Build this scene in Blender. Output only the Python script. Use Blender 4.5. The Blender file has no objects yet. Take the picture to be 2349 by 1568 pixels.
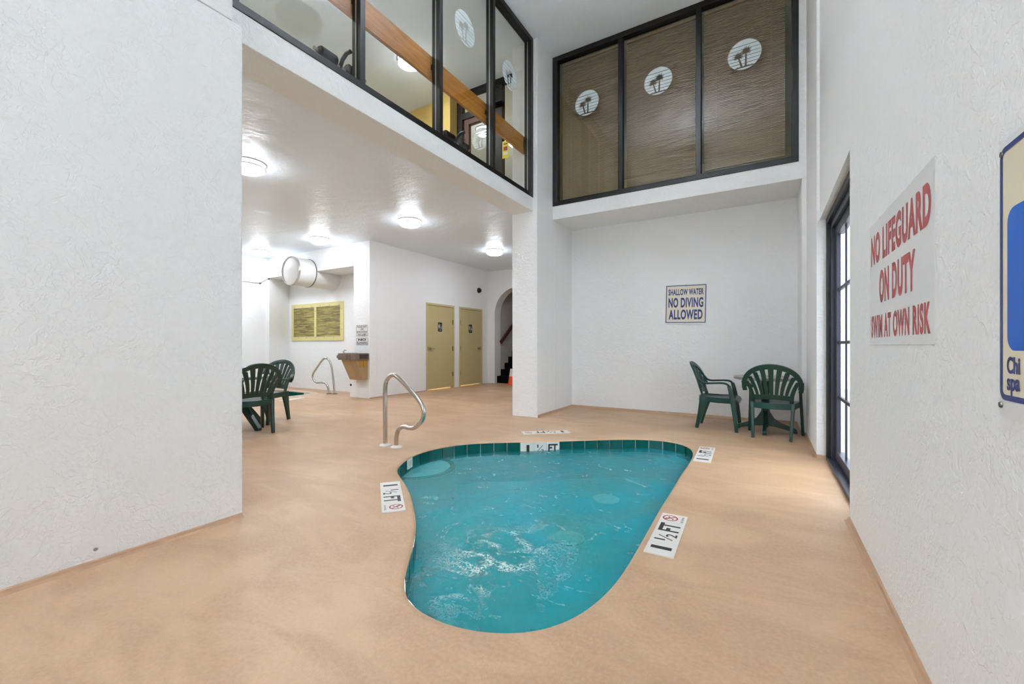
import bpy, bmesh, math, random
from mathutils import Vector, Matrix
random.seed(7)
PI = math.pi
sc = bpy.context.scene
COL = sc.collection

# ------------------------------------------------------------------ camera
cam_d = bpy.data.cameras.new('camera')
cam_d.sensor_width = 36.0
cam_d.lens = 976.49 / 2349 * 36.0
cam_d.shift_y = 8.73 / 2349
cam_d.clip_start = 0.02
cam = bpy.data.objects.new('camera', cam_d)
COL.objects.link(cam)
cam.location = (0, 0, 1.10)
cam.rotation_euler = (PI / 2, 0, math.radians(30.767))
sc.camera = cam

# ------------------------------------------------------------------ world (bright overcast daylight) and exposure
W = bpy.data.worlds.new('world'); sc.world = W; W.use_nodes = True
bg = W.node_tree.nodes['Background']
bg.inputs[0].default_value = (0.82, 0.91, 1.0, 1)
bg.inputs[1].default_value = 4.0
sc.view_settings.view_transform = 'Standard'
sc.view_settings.look = 'None'
sc.view_settings.exposure = 0.88
sc.view_settings.gamma = 1.0
sc.view_settings.use_curve_mapping = False
sc.cycles.max_bounces = 8
sc.cycles.diffuse_bounces = 5
sc.cycles.glossy_bounces = 3
sc.cycles.use_adaptive_sampling = True
sc.cycles.adaptive_threshold = 0.045
sc.cycles.caustics_reflective = False
sc.cycles.use_light_tree = False
sc.cycles.transparent_max_bounces = 16
sc.cycles.sample_clamp_indirect = 20.0
LAMP_LOW = 45.0      # radiance of the flush lamps under the low ceiling
FILL_HIGH = 245.0     # of the fill uplights added out of view over the pool
LAMP_UP = 50.0        # of the flush lamps on the upper storey
LAMP_COL = (.90, 0.97, 1.07)

# ------------------------------------------------------------------ materials
def s2l(c):
    return tuple(((v / 255) / 12.92 if v / 255 <= .04045 else ((v / 255 + .055) / 1.055) ** 2.4) for v in c)
class NT:
    def __init__(s, name):
        s.m = bpy.data.materials.new(name); s.m.use_nodes = True
        s.t = s.m.node_tree; s.n = s.t.nodes; s.p = s.n['Principled BSDF']; s.out = s.n['Material Output']
        s.co = s.n.new('ShaderNodeTexCoord').outputs['Object']
    def new(s, typ, **kw):
        n = s.n.new(typ)
        for k, v in kw.items(): setattr(n, k, v)
        return n
    def l(s, a, b): s.t.links.new(a, b)
    def mapping(s, scale=(1, 1, 1), rot=(0, 0, 0), src=None):
        m = s.new('ShaderNodeMapping'); m.inputs['Scale'].default_value = scale; m.inputs['Rotation'].default_value = rot
        s.l(src or s.co, m.inputs[0]); return m.outputs[0]
    def noise(s, scale, detail=3, rough=.5, dist=0, vec=None):
        n = s.new('ShaderNodeTexNoise'); n.inputs['Scale'].default_value = scale; n.inputs['Detail'].default_value = detail
        n.inputs['Roughness'].default_value = rough; n.inputs['Distortion'].default_value = dist
        s.l(vec or s.co, n.inputs['Vector']); return n.outputs['Fac']
    def ramp(s, fac, stops):
        r = s.new('ShaderNodeValToRGB'); e = r.color_ramp.elements
        while len(e) < len(stops): e.new(.5)
        for k, (p, c) in enumerate(stops):
            e[k].position = p; e[k].color = (c if len(c) == 4 else (*c, 1)) if hasattr(c, '__len__') else (c, c, c, 1)
        s.l(fac, r.inputs[0]); return r.outputs[0]
    def mix(s, fac, a, b):
        m = s.new('ShaderNodeMix', data_type='RGBA')
        for v, i in ((fac, 0), (a, 6), (b, 7)):
            if hasattr(v, 'links'): s.l(v, m.inputs[i])
            elif i == 0: m.inputs[0].default_value = v
            else: m.inputs[i].default_value = (*v, 1)
        return m.outputs[2]
    def math(s, op, a, b=0.0):
        m = s.new('ShaderNodeMath', operation=op)
        for v, i in ((a, 0), (b, 1)):
            if hasattr(v, 'links'): s.l(v, m.inputs[i])
            else: m.inputs[i].default_value = v
        return m.outputs[0]
    def bump(s, h, strength=.3, dist=.01, nrm=None):
        b = s.new('ShaderNodeBump'); b.inputs['Strength'].default_value = strength; b.inputs['Distance'].default_value = dist
        s.l(h, b.inputs['Height'])
        if nrm: s.l(nrm, b.inputs['Normal'])
        return b.outputs[0]
    def set(s, col=None, rough=None, metal=None, spec=None, **kw):
        p = s.p
        if col is not None:
            if hasattr(col, 'links'): s.l(col, p.inputs['Base Color'])
            else: p.inputs['Base Color'].default_value = (*col, 1)
        if rough is not None:
            if hasattr(rough, 'links'): s.l(rough, p.inputs['Roughness'])
            else: p.inputs['Roughness'].default_value = rough
        if metal is not None: p.inputs['Metallic'].default_value = metal
        if spec is not None: p.inputs['Specular IOR Level'].default_value = spec
        return s
M = {}
def simple(key, rgb, rough=.5, metal=0, spec=.5, grain=0.0, gscale=40, bump=0.0):
    t = NT(key); c = s2l(rgb)
    if grain:
        f = t.noise(gscale, 4, .6)
        col = t.mix(f, tuple(v * (1 - grain) for v in c), tuple(min(1, v * (1 + grain)) for v in c))
        t.set(col, rough, metal, spec)
    else: t.set(c, rough, metal, spec)
    if bump: t.l(t.bump(t.noise(gscale * 2, 3), bump, .004), t.p.inputs['Normal'])
    M[key] = t.m; return t.m

def plaster(key, rgb, strength=.5, rough=.62):
    t = NT(key); c = s2l(rgb)
    t.set(c, rough, 0, .35)
    knock = t.ramp(t.noise(11, 3, .55, .6), [(.47, 0), (.515, 1)])
    kn2 = t.ramp(t.noise(36, 2, .6, .6), [(.50, 0), (.58, 1)])
    h = t.math('ADD', t.math('MULTIPLY', knock, .6), t.math('MULTIPLY', kn2, .4))
    t.l(t.bump(h, strength, .006), t.p.inputs['Normal'])
    M[key] = t.m
plaster('plaster', (237, 237, 236))
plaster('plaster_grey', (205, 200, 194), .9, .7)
t = NT('ceiling_satin'); c = s2l((230, 239, 246))
t.set(c, .40, 0, .40)
t.l(t.bump(t.math('ADD', t.noise(3.2, 3, .5, .5), t.math('MULTIPLY', t.noise(16, 3, .6, 1), .25)), .42, .05), t.p.inputs['Normal']); M['ceiling_satin'] = t.m
t = NT('ceiling_popcorn'); c = s2l((240, 246, 250)); t.set(c, .8, 0, .2)
t.l(t.bump(t.noise(75, 3, .6), .8, .012), t.p.inputs['Normal']); M['ceiling_popcorn'] = t.m

def deck(key, base, dark, light):
    t = NT(key)
    big = t.noise(.75, 4, .55, .4)
    c1 = t.mix(t.ramp(big, [(.35, 0), (.68, 1)]), s2l(dark), s2l(base))
    streak = t.noise(1.4, 5, .6, .9, t.mapping((1.0, 2.6, 1), (0, 0, .6)))
    c2 = t.mix(t.ramp(streak, [(.42, 1), (.58, 0)]), c1, s2l(tuple(v * .94 for v in dark)))
    m = t.new('ShaderNodeMix', data_type='RGBA'); m.inputs[0].default_value = .45
    t.l(c1, m.inputs[6]); t.l(c2, m.inputs[7])
    fine = t.noise(60, 3, .6)
    c3 = t.mix(t.ramp(fine, [(.35, 0), (.7, 1)]), m.outputs[2], s2l(light))
    m2 = t.new('ShaderNodeMix', data_type='RGBA'); m2.inputs[0].default_value = .22
    t.l(m.outputs[2], m2.inputs[6]); t.l(c3, m2.inputs[7])
    t.set(m2.outputs[2], t.ramp(big, [(.3, .5), (.7, .36)]), 0, .4)
    t.l(t.bump(t.noise(190, 3, .6), .35, .004), t.p.inputs['Normal'])
    M[key] = t.m
deck('deck', (207, 172, 138), (176, 140, 106), (222, 191, 160))
deck('coping', (212, 186, 163), (198, 168, 142), (224, 203, 184))
simple('cove', (176, 142, 112), .5, grain=.12, gscale=12)
simple('black_metal', (19, 16, 15), .42, .0, .35, grain=.25, gscale=30)
simple('black_dark', (16, 15, 16), .45)
simple('door_metal', (44, 45, 58), .38, .0, .4)
simple('bead_grey', (150, 150, 150), .4, .6)
simple('steel', (200, 196, 190), .22, 1.0)
simple('steel_dark', (120, 117, 112), .35, 1.0)
simple('nickel', (170, 165, 160), .3, 1.0)
simple('white_plastic', (232, 228, 220), .45)
simple('tile_white', (226, 222, 214), .28)
simple('print_black', (40, 36, 36), .5)
simple('print_red', (168, 45, 45), .5)
simple('print_faded_red', (166, 72, 70), .55, grain=.18, gscale=9)
simple('print_navy', (28, 44, 110), .45)
simple('print_blue', (0, 88, 182), .5, grain=.10, gscale=6)
simple('print_white', (235, 235, 232), .5)
simple('board_cream', (224, 212, 186), .4)
simple('board_cream_light', (222, 212, 190), .35)
simple('board_white', (226, 226, 224), .3)
simple('board_clear', (226, 226, 225), .25)
simple('grout', (214, 226, 220), .7)
simple('basin', (96, 208, 216), .6, grain=.06, gscale=5)
simple('basin_step', (228, 244, 244), .6)
simple('drain_white', (244, 250, 240), .6)
simple('step_tile', (34, 20, 28), .4)
simple('door_tan', (190, 176, 128), .42, grain=.03, gscale=3)
simple('jamb_tan', (196, 182, 136), .45)
simple('brass_dark', (92, 74, 44), .4, .6)
simple('grille_frame', (216, 204, 142), .45, grain=.05, gscale=6)
t = NT('rust'); f = t.noise(2.2, 6, .68, .4, t.mapping((1.2, 1, 11))); t.set(t.ramp(f, [(.34, s2l((96, 84, 44))), (.5, s2l((164, 148, 84))), (.66, s2l((212, 198, 124)))]), .6); M['rust'] = t.m
simple('fountain_tan', (168, 144, 106), .4, .1, grain=.05, gscale=8)
simple('fountain_trim', (124, 108, 96), .4, .2)
simple('amber', (172, 128, 44), .5, grain=.35, gscale=60)
simple('carpet_black', (12, 11, 12), .95, 0, .1)
simple('wood_dark', (92, 54, 38), .5, grain=.3, gscale=14)
simple('orange', (240, 78, 20), .5)
simple('cone_white', (226, 214, 204), .4)
simple('yellow_wall', (226, 196, 118), .6)
simple('cream_wall', (216, 210, 166), .6)
simple('grey_carpet', (120, 112, 104), .95)
simple('vinyl_black', (34, 36, 40), .5)
simple('machine_beige', (206, 190, 150), .4)
simple('yellow_tag', (240, 218, 20), .5)
simple('concrete', (190, 188, 182), .9, grain=.1, gscale=4)
simple('duct_paint', (222, 220, 216), .4)
simple('ladder_cord', (176, 160, 138), .8)
t = NT('blind'); t.set(s2l((168, 148, 120)), .5, 0, .3); M['blind'] = t.m
t = NT('granite'); f = t.noise(120, 5, .7)
t.set(t.ramp(f, [(.38, s2l((92, 88, 84))), (.5, s2l((150, 146, 140))), (.62, s2l((186, 182, 176)))]), .35); M['granite'] = t.m
t = NT('resin_green'); f = t.noise(5, 3)
t.set(t.mix(f, s2l((9, 48, 41)), s2l((15, 62, 52))), .3, 0, .5); M['resin_green'] = t.m
t = NT('tile_green'); f = t.noise(6, 3)
t.set(t.mix(f, s2l((0, 62, 56)), s2l((10, 92, 84))), .12, 0, .5); M['tile_green'] = t.m
t = NT('wood_beam')
f = t.noise(5, 5, .6, .6, t.mapping((6, .5, 6)))
t.set(t.ramp(f, [(.3, s2l((150, 92, 30))), (.5, s2l((180, 118, 44))), (.7, s2l((196, 134, 58)))]), .4); M['wood_beam'] = t.m

def thin_glass(key, tint, ior=1.5, glossrough=0.0):
    t = NT(key); t.n.remove(t.p)
    fr = t.new('ShaderNodeFresnel'); fr.inputs[0].default_value = ior
    g = t.new('ShaderNodeBsdfGlossy'); g.inputs['Roughness'].default_value = glossrough
    tr = t.new('ShaderNodeBsdfTransparent'); tr.inputs[0].default_value = (*tint, 1)
    mx = t.new('ShaderNodeMixShader'); geo = t.new('ShaderNodeNewGeometry')
    t.l(t.math('MULTIPLY', fr.outputs[0], t.math('SUBTRACT', 1.0, geo.outputs['Backfacing'])), mx.inputs[0]); t.l(tr.outputs[0], mx.inputs[1]); t.l(g.outputs[0], mx.inputs[2])
    t.l(mx.outputs[0], t.out.inputs[0]); M[key] = t.m
thin_glass('glass', (.90, .90, .88))
thin_glass('glass_clear', (.97, .97, .97))

def emitter(key, col, strength):
    t = NT(key); t.p.inputs['Base Color'].default_value = (.9, .9, .9, 1)
    t.p.inputs['Emission Color'].default_value = (*col, 1); t.p.inputs['Emission Strength'].default_value = strength; M[key] = t.m
emitter('lamp_low', LAMP_COL, LAMP_LOW)
emitter('fill_high', LAMP_COL, FILL_HIGH)
emitter('lamp_up', (.97, .97, 1.0), LAMP_UP)
emitter('lamp_low_side', LAMP_COL, 16.0)
emitter('lamp_up_side', LAMP_COL, 5.0)
emitter('lamp_rest', (1, .9, .72), 110)
emitter('lamp_rest_side', (1, .9, .72), 20)
emitter('strip_up', (1, .96, .88), 16)

def water(key, base, deep, foam_amt, glint_pos=None):
    t = NT(key); t.n.remove(t.p)
    w1 = t.noise(7, 4, .6, 1.2); w2 = t.noise(26, 4, .62, 1.6)
    nrm = t.bump(t.math('ADD', t.math('MULTIPLY', w1, .7), t.math('MULTIPLY', w2, .3)), .55, .03)
    tone = t.ramp(t.noise(1.1, 3, .55, .8), [(.35, 0), (.66, 1)])
    colr = t.mix(tone, deep, base)
    foam = t.ramp(t.noise(4.2, 6, .62, 2.2, t.mapping((1.0, 1.7, 1), (0, 0, .5))), [(.565, 0), (.68, foam_amt)])
    foam2 = t.ramp(t.noise(30, 4, .7, 1.0), [(.40, 0), (.62, 1)])
    fm = t.math('MULTIPLY', foam, foam2)
    if glint_pos:  # lamp glints painted into the colour as thin white lines around this spot
        vd = t.new('ShaderNodeVectorMath', operation='DISTANCE'); t.l(t.mapping((1.25, .8, 0)), vd.inputs[0]); vd.inputs[1].default_value = (glint_pos[0] * 1.25, glint_pos[1] * .8, 0)
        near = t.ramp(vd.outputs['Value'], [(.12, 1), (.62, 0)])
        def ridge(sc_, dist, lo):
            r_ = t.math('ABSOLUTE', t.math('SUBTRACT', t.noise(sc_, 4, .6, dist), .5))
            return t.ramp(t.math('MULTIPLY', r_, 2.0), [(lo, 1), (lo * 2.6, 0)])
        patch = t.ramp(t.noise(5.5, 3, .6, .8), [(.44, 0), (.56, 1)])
        glint_mask = t.math('MULTIPLY', t.math('MULTIPLY', near, patch), t.math('MAXIMUM', ridge(22, 1.8, .035), t.math('MULTIPLY', ridge(9, 2.4, .03), .9)))
        fm = t.math('MAXIMUM', fm, glint_mask)
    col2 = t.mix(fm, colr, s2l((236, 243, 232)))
    df = t.new('ShaderNodeBsdfDiffuse'); t.l(col2, df.inputs[0]); t.l(nrm, df.inputs['Normal'])
    tr = t.new('ShaderNodeBsdfTransparent'); tr.inputs[0].default_value = (.46, .89, .90, 1)
    m1 = t.new('ShaderNodeMixShader'); t.l(t.math('MAXIMUM', fm, .42), m1.inputs[0])
    t.l(tr.outputs[0], m1.inputs[1]); t.l(df.outputs[0], m1.inputs[2])
    g = t.new('ShaderNodeBsdfGlossy'); g.inputs['Roughness'].default_value = .03; t.l(nrm, g.inputs['Normal'])
    fr = t.new('ShaderNodeFresnel'); fr.inputs[0].default_value = 1.33
    m2 = t.new('ShaderNodeMixShader'); t.l(fr.outputs[0], m2.inputs[0]); t.l(m1.outputs[0], m2.inputs[1]); t.l(g.outputs[0], m2.inputs[2])
    t.l(m2.outputs[0], t.out.inputs[0]); M[key] = t.m
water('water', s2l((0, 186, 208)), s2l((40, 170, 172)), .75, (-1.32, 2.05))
water('water_spa', s2l((120, 196, 176)), s2l((110, 180, 160)), .3)

# ------------------------------------------------------------------ mesh helpers
class MB:
    def __init__(s): s.v = []; s.f = []
    def add(s, vs, fs):
        b = len(s.v); s.v += [tuple(p) for p in vs]; s.f += [tuple(i + b for i in f) for f in fs]; return s
    def box(s, x0, x1, y0, y1, z0, z1):
        return s.add([(x0, y0, z0), (x1, y0, z0), (x1, y1, z0), (x0, y1, z0), (x0, y0, z1), (x1, y0, z1), (x1, y1, z1), (x0, y1, z1)],
                     [(0, 3, 2, 1), (4, 5, 6, 7), (0, 1, 5, 4), (1, 2, 6, 5), (2, 3, 7, 6), (3, 0, 4, 7)])
    def prism(s, poly, fn, a, b):
        """poly of 2D points; fn(p, h) -> 3D; between heights a and b"""
        n = len(poly); s.add([fn(p, a) for p in poly] + [fn(p, b) for p in poly],
                             [tuple(range(n))[::-1], tuple(range(n, 2 * n))] + [(i, (i + 1) % n, n + (i + 1) % n, n + i) for i in range(n)]); return s
    def sweep(s, path, sec, up=(0, 0, 1), closed=False, scales=None, cap=True):
        """sweep a 2D section (list of (side, up)) along a path"""
        P = [Vector(p) for p in path]; n = len(P); k = len(sec); vs = []; upv = Vector(up)
        for i in range(n):
            a = P[i - 1] if (i or closed) else P[i]; b = P[(i + 1) % n] if (i < n - 1 or closed) else P[i]
            tn = (b - a).normalized(); sd = tn.cross(upv)
            if sd.length < 1e-4: sd = tn.cross(Vector((0, 1, 0)))
            sd.normalize(); u = sd.cross(tn).normalized()
            sx, sy = scales[i] if scales else (1, 1)
            vs += [tuple(P[i] + sd * (q[0] * sx) + u * (q[1] * sy)) for q in sec]
        fs = [(i * k + j, i * k + (j + 1) % k, ((i + 1) % n) * k + (j + 1) % k, ((i + 1) % n) * k + j) for i in range(n if closed else n - 1) for j in range(k)]
        if cap and not closed: fs += [tuple(range(k))[::-1], tuple((n - 1) * k + j for j in range(k))]
        return s.add(vs, fs)
    def tube(s, path, r, seg=12, closed=False):
        P = [Vector(p) for p in path]; n = len(P); vs = []
        ref = None
        for i in range(n):
            a = P[i - 1] if (i or closed) else P[i]; b = P[(i + 1) % n] if (i < n - 1 or closed) else P[i]
            tn = (b - a).normalized()
            if ref is None:
                ref = tn.cross(Vector((0, 0, 1)));
                if ref.length < 1e-3: ref = Vector((1, 0, 0))
            ref = (ref - tn * ref.dot(tn)).normalized(); u = tn.cross(ref)
            rr = r[i] if hasattr(r, '__len__') else r
            vs += [tuple(P[i] + (ref * math.cos(2 * PI * j / seg) + u * math.sin(2 * PI * j / seg)) * rr) for j in range(seg)]
        fs = [(i * seg + j, i * seg + (j + 1) % seg, ((i + 1) % n) * seg + (j + 1) % seg, ((i + 1) % n) * seg + j) for i in range(n if closed else n - 1) for j in range(seg)]
        if not closed: fs += [tuple(range(seg))[::-1], tuple((n - 1) * seg + j for j in range(seg))]
        return s.add(vs, fs)
    def lathe(s, prof, c=(0, 0, 0), seg=32, axis='z', cap=True):
        n = len(prof); vs = []
        for (r, h) in prof:
            for j in range(seg):
                a = 2 * PI * j / seg; x, y = r * math.cos(a), r * math.sin(a)
                p = (x, y, h) if axis == 'z' else ((x, h, y) if axis == 'y' else (h, x, y))
                vs.append((c[0] + p[0], c[1] + p[1], c[2] + p[2]))
        fs = [(i * seg + j, i * seg + (j + 1) % seg, (i + 1) * seg + (j + 1) % seg, (i + 1) * seg + j) for i in range(n - 1) for j in range(seg)]
        if cap: fs += [tuple(range(seg))[::-1], tuple((n - 1) * seg + j for j in range(seg))]
        return s.add(vs, fs)
    def mesh(s, name, mat=None, smooth=False, tri=False, bevel=0, up=False):
        me = bpy.data.meshes.new(name); me.from_pydata(s.v, [], s.f)
        bm = bmesh.new(); bm.from_mesh(me)
        if tri: bmesh.ops.triangulate(bm, faces=[f for f in bm.faces if len(f.verts) > 4])
        bmesh.ops.recalc_face_normals(bm, faces=bm.faces)
        if up:
            for f in bm.faces:
                if f.normal.z < 0: f.normal_flip()
        if bevel:
            bmesh.ops.bevel(bm, geom=[e for e in bm.edges if len(e.link_faces) == 2 and e.calc_face_angle(0) > .6], offset=bevel, segments=2, affect='EDGES', profile=.6)
        bm.to_mesh(me); bm.free()
        if mat: me.materials.append(M[mat])
        if smooth:
            for p in me.polygons: p.use_smooth = True
            me.set_sharp_from_angle(angle=math.radians(smooth if smooth is not True else 40))
        return me
    def build(s, name, mat, parent=None, smooth=False, tri=False, bevel=0, world=False):
        return put(name, s.mesh(name, mat, smooth, tri, bevel), parent, world=world)
def put(name, me, parent=None, mw=None, world=False):
    o = bpy.data.objects.new(name, me); COL.objects.link(o)
    if mw is not None: o.matrix_basis = mw
    if parent is not None:
        o.parent = parent
        if world: o.matrix_parent_inverse = wm(parent).inverted()
    return o
def wm(o):
    m = o.matrix_basis.copy()
    if o.parent is not None: m = wm(o.parent) @ o.matrix_parent_inverse @ m
    return m
def tag(o, label, cat=None, group=None, kind=None):
    o['label'] = label
    if cat: o['category'] = cat
    if group: o['group'] = group
    if kind: o['kind'] = kind
    return o
def thing(name, label, cat, loc=(0, 0, 0), rotz=0.0, group=None, kind=None):
    o = bpy.data.objects.new(name, None); COL.objects.link(o); o.empty_display_size = .1
    o.matrix_basis = Matrix.Translation(loc) @ Matrix.Rotation(rotz, 4, 'Z')
    return tag(o, label, cat, group, kind)
def struct(name, mb, mat, label, smooth=False, tri=False, bevel=0):
    return tag(mb.build(name, mat, None, smooth, tri, bevel), label, None, None, 'structure')
def frame(o, x, y):
    """4x4 whose local x,y,z axes are x, y, x cross y"""
    x = Vector(x).normalized(); y = Vector(y).normalized(); z = x.cross(y)
    return Matrix(((x[0], y[0], z[0], o[0]), (x[1], y[1], z[1], o[1]), (x[2], y[2], z[2], o[2]), (0, 0, 0, 1)))
def copy_tree(o, parent=None):
    c = o.copy(); COL.objects.link(c)
    if parent is not None: c.parent = parent
    for ch in o.children: copy_tree(ch, c)
    return c
_txt = {}
def text_mesh(s, w, h, mat, bold=0.0, space=1.0):
    """letters fitted into a w x h box centred at the origin, facing +z"""
    cu = bpy.data.curves.new('lettering', 'FONT'); cu.body = s; cu.size = 1.0; cu.offset = bold; cu.extrude = 0.0; cu.space_character = space; cu.resolution_u = 6
    ob = bpy.data.objects.new('lettering', cu); COL.objects.link(ob)
    dg = bpy.context.evaluated_depsgraph_get()
    me = bpy.data.meshes.new_from_object(ob.evaluated_get(dg)); bpy.data.objects.remove(ob)
    xs = [v.co.x for v in me.vertices]; ys = [v.co.y for v in me.vertices]
    x0, x1, y0, y1 = min(xs), max(xs), min(ys), max(ys)
    for v in me.vertices:
        v.co = ((v.co.x - (x0 + x1) / 2) * w / (x1 - x0), (v.co.y - (y0 + y1) / 2) * h / (y1 - y0), 0)
    me.materials.clear(); me.materials.append(M[mat]); me.name = 'lettering'
    return me
def lettering(parent, s, cx, cy, w, h, mat, z=.001, bold=.02, rot=0.0, name='lettering', space=1.0):
    return put(name, text_mesh(s, w, h, mat, bold, space), parent, Matrix.Translation((cx, cy, z)) @ Matrix.Rotation(rot, 4, 'Z'))
def rrect(x0, x1, y0, y1, r, n=5):
    pts = []
    for (cx, cy, a) in ((x1 - r, y1 - r, 0), (x0 + r, y1 - r, PI / 2), (x0 + r, y0 + r, PI), (x1 - r, y0 + r, 1.5 * PI)):
        pts += [(cx + r * math.cos(a + PI / 2 * i / n), cy + r * math.sin(a + PI / 2 * i / n)) for i in range(n + 1)]
    return pts
XY = lambda p, h: (p[0], p[1], h)
def ring_strip(outer, inner, z):
    n = len(outer); mb = MB()
    mb.add([(p[0], p[1], z) for p in outer] + [(p[0], p[1], z) for p in inner], [(i, (i + 1) % n, n + (i + 1) % n, n + i) for i in range(n)]); return mb
def catmull(P, n, closed=True):
    out = []; L = len(P); P = [Vector(p) for p in P]
    rng = range(L) if closed else range(L - 1)
    for i in rng:
        g = (lambda k: P[k % L]) if closed else (lambda k: P[max(0, min(L - 1, k))])
        p0, p1, p2, p3 = g(i - 1), g(i), g(i + 1), g(i + 2)
        for j in range(n):
            u = j / n
            out.append(.5 * ((2 * p1) + (p2 - p0) * u + (2 * p0 - 5 * p1 + 4 * p2 - p3) * u * u + (3 * p1 - p0 - 3 * p2 + p3) * u ** 3))
    if not closed: out.append(P[-1])
    return out

# ------------------------------------------------------------------ pool outlines
PO = [(-2.80, 2.715), (-2.92, 2.885), (-3.035, 3.147), (-3.06, 3.44), (-2.945, 3.786), (-2.716, 4.033), (-2.396, 4.275), (-2.015, 4.565), (-1.635, 4.866),
      (-1.358, 5.06), (-1.123, 5.155), (-.905, 5.137), (-.735, 5.00), (-.645, 4.74), (-.622, 4.387), (-.625, 3.891), (-.62, 3.40), (-.617, 2.945), (-.607, 2.52),
      (-.600, 2.139), (-.61, 1.901), (-.642, 1.711), (-.69, 1.58), (-.755, 1.48), (-.86, 1.395), (-.987, 1.344), (-1.10, 1.322), (-1.21, 1.328), (-1.32, 1.352),
      (-1.41, 1.41), (-1.495, 1.505), (-1.60, 1.645), (-1.72, 1.805), (-1.886, 1.992), (-2.06, 2.155), (-2.25, 2.323), (-2.43, 2.462), (-2.63, 2.598)]
def resample(C, n):
    C = [Vector((p[0], p[1])) for p in C]; L = [0.0]
    for i in range(len(C)): L.append(L[-1] + (C[(i + 1) % len(C)] - C[i]).length)
    T = L[-1]; out = []; k = 0
    for j in range(n):
        d = T * j / n
        while L[k + 1] < d: k += 1
        u = (d - L[k]) / max(1e-9, L[k + 1] - L[k]); out.append(C[k].lerp(C[(k + 1) % len(C)], u))
    return out, T
def smooth_closed(C, it):
    for _ in range(it):
        n = len(C); C = [(C[i - 1] + C[i] * 2 + C[(i + 1) % n]) / 4 for i in range(n)]
    return C
def out_normals(C):
    n = len(C); area = sum(C[i].x * C[(i + 1) % n].y - C[(i + 1) % n].x * C[i].y for i in range(n)); s = 1 if area > 0 else -1
    N = []
    for i in range(n):
        d = (C[(i + 1) % n] - C[i - 1]).normalized(); N.append(Vector((d.y, -d.x)) * s)
    return N
POOL, POOL_LEN = resample(catmull(PO, 6), 260); POOL = smooth_closed(POOL, 6); POOL, POOL_LEN = resample(POOL, 260)
POOL_N = out_normals(POOL)
SPA = [Vector(p) for p in rrect(-10.45, -8.78, 4.2, 6.12, .45, 8)]
SPA, SPA_LEN = resample(SPA, 120); SPA_N = out_normals(SPA)
def off(C, N, d): return [p + n * d for p, n in zip(C, N)]
def inside(p, C):
    c = False; j = len(C) - 1
    for i in range(len(C)):
        if (C[i].y > p[1]) != (C[j].y > p[1]) and p[0] < (C[j].x - C[i].x) * (p[1] - C[i].y) / (C[j].y - C[i].y) + C[i].x: c = not c
        j = i
    return c

# ------------------------------------------------------------------ shell: floor
def holed_plane(name, outer, holes, z, mat):
    bm = bmesh.new(); ed = []
    for loop in [outer] + holes:
        vs = [bm.verts.new((p[0], p[1], z)) for p in loop]
        ed += [bm.edges.new((vs[i], vs[(i + 1) % len(vs)])) for i in range(len(vs))]
    bmesh.ops.triangle_fill(bm, use_beauty=True, use_dissolve=False, edges=ed)
    for f in bm.faces:
        if f.normal.z < 0: f.normal_flip()
    me = bpy.data.meshes.new(name); bm.to_mesh(me); bm.free(); me.materials.append(M[mat])
    return put(name, me)
fl = holed_plane('floor', [(-11.4, -3.3), (.60, -3.3), (.60, 10.9), (-11.4, 10.9)], [off(POOL, POOL_N, .22), off(SPA, SPA_N, .16)], 0.0, 'deck')
tag(fl, 'textured tan pool deck with darker stains', kind='structure')

# shell: walls and ceilings
H1, H2, HB = 3.30, 5.80, 3.16
struct('ceiling_low', MB().box(-11.4, -3.43, -3.3, 10.9, H1, 3.385), 'ceiling_satin', 'low satin white ceiling over the far deck')
struct('ceiling_high', MB().box(-8.4, 1.2, -3.3, 12.2, H2, 5.95), 'ceiling_popcorn', 'high textured grey white ceiling over the pool')
o = MB().box(-3.30, -2.905, -3.3, 1.475, 0, HB); o.box(-3.30, -2.90, -3.3, 1.415, HB, H2)
struct('wall_left', o, 'plaster', 'white trowelled plaster wall filling the left of the view', bevel=.012)
struct('wall_beam', MB().box(-3.43, -3.06, -3.3, 5.80, HB, 3.385), 'plaster', 'white plaster beam under the slanting black windows', bevel=.006)
struct('wall_pillar', MB().box(-3.43, -2.99, 5.77, 6.45, 0, H2).box(-3.43, -2.99, 6.45, 10.9, 0, H1), 'plaster', 'white plaster pillar between the two rows of upper windows', bevel=.008)
struct('wall_lintel', MB().box(-2.995, .60, 6.326, 7.30, HB, 3.385), 'plaster', 'white fascia and soffit below the blinds windows', bevel=.006)
struct('wall_back', MB().box(-3.0, .60, 7.13, 7.30, 0, HB), 'plaster', 'white alcove wall behind the no diving sign')
struct('wall_alcove_right', MB().box(.385, .60, 6.326, 7.2, 0, HB).box(.352, .60, 6.326, 6.46, 3.38, H2), 'plaster', 'narrow white return at the right of the alcove', bevel=.006)
o = MB().box(.456, .80, 1.806, 3.388, 0, H2); o.box(.452, .80, -3.3, 1.806, 0, H2)
o.box(.456, .60, 3.388, 5.12, 2.33, H2); o.box(.432, .60, 5.12, 6.33, 0, H2)
struct('wall_right', o, 'plaster', 'white plaster wall along the right edge')
struct('wall_front', MB().box(-11.4, -2.6, -3.5, -3.3, 0, H2).box(.2, .80, -3.5, -3.3, 0, H2).box(-2.6, .2, -3.5, -3.3, 0, 1.2).box(-2.6, .2, -3.5, -3.3, 3.4, H2), 'plaster', 'white wall behind the viewer')
w5 = thing('window_fill', 'black framed window added unseen behind the viewer for fill daylight', None, (-1.2, -3.4, 1.2), kind='structure')  # invented window, never in view, gives soft frontal fill light
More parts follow.
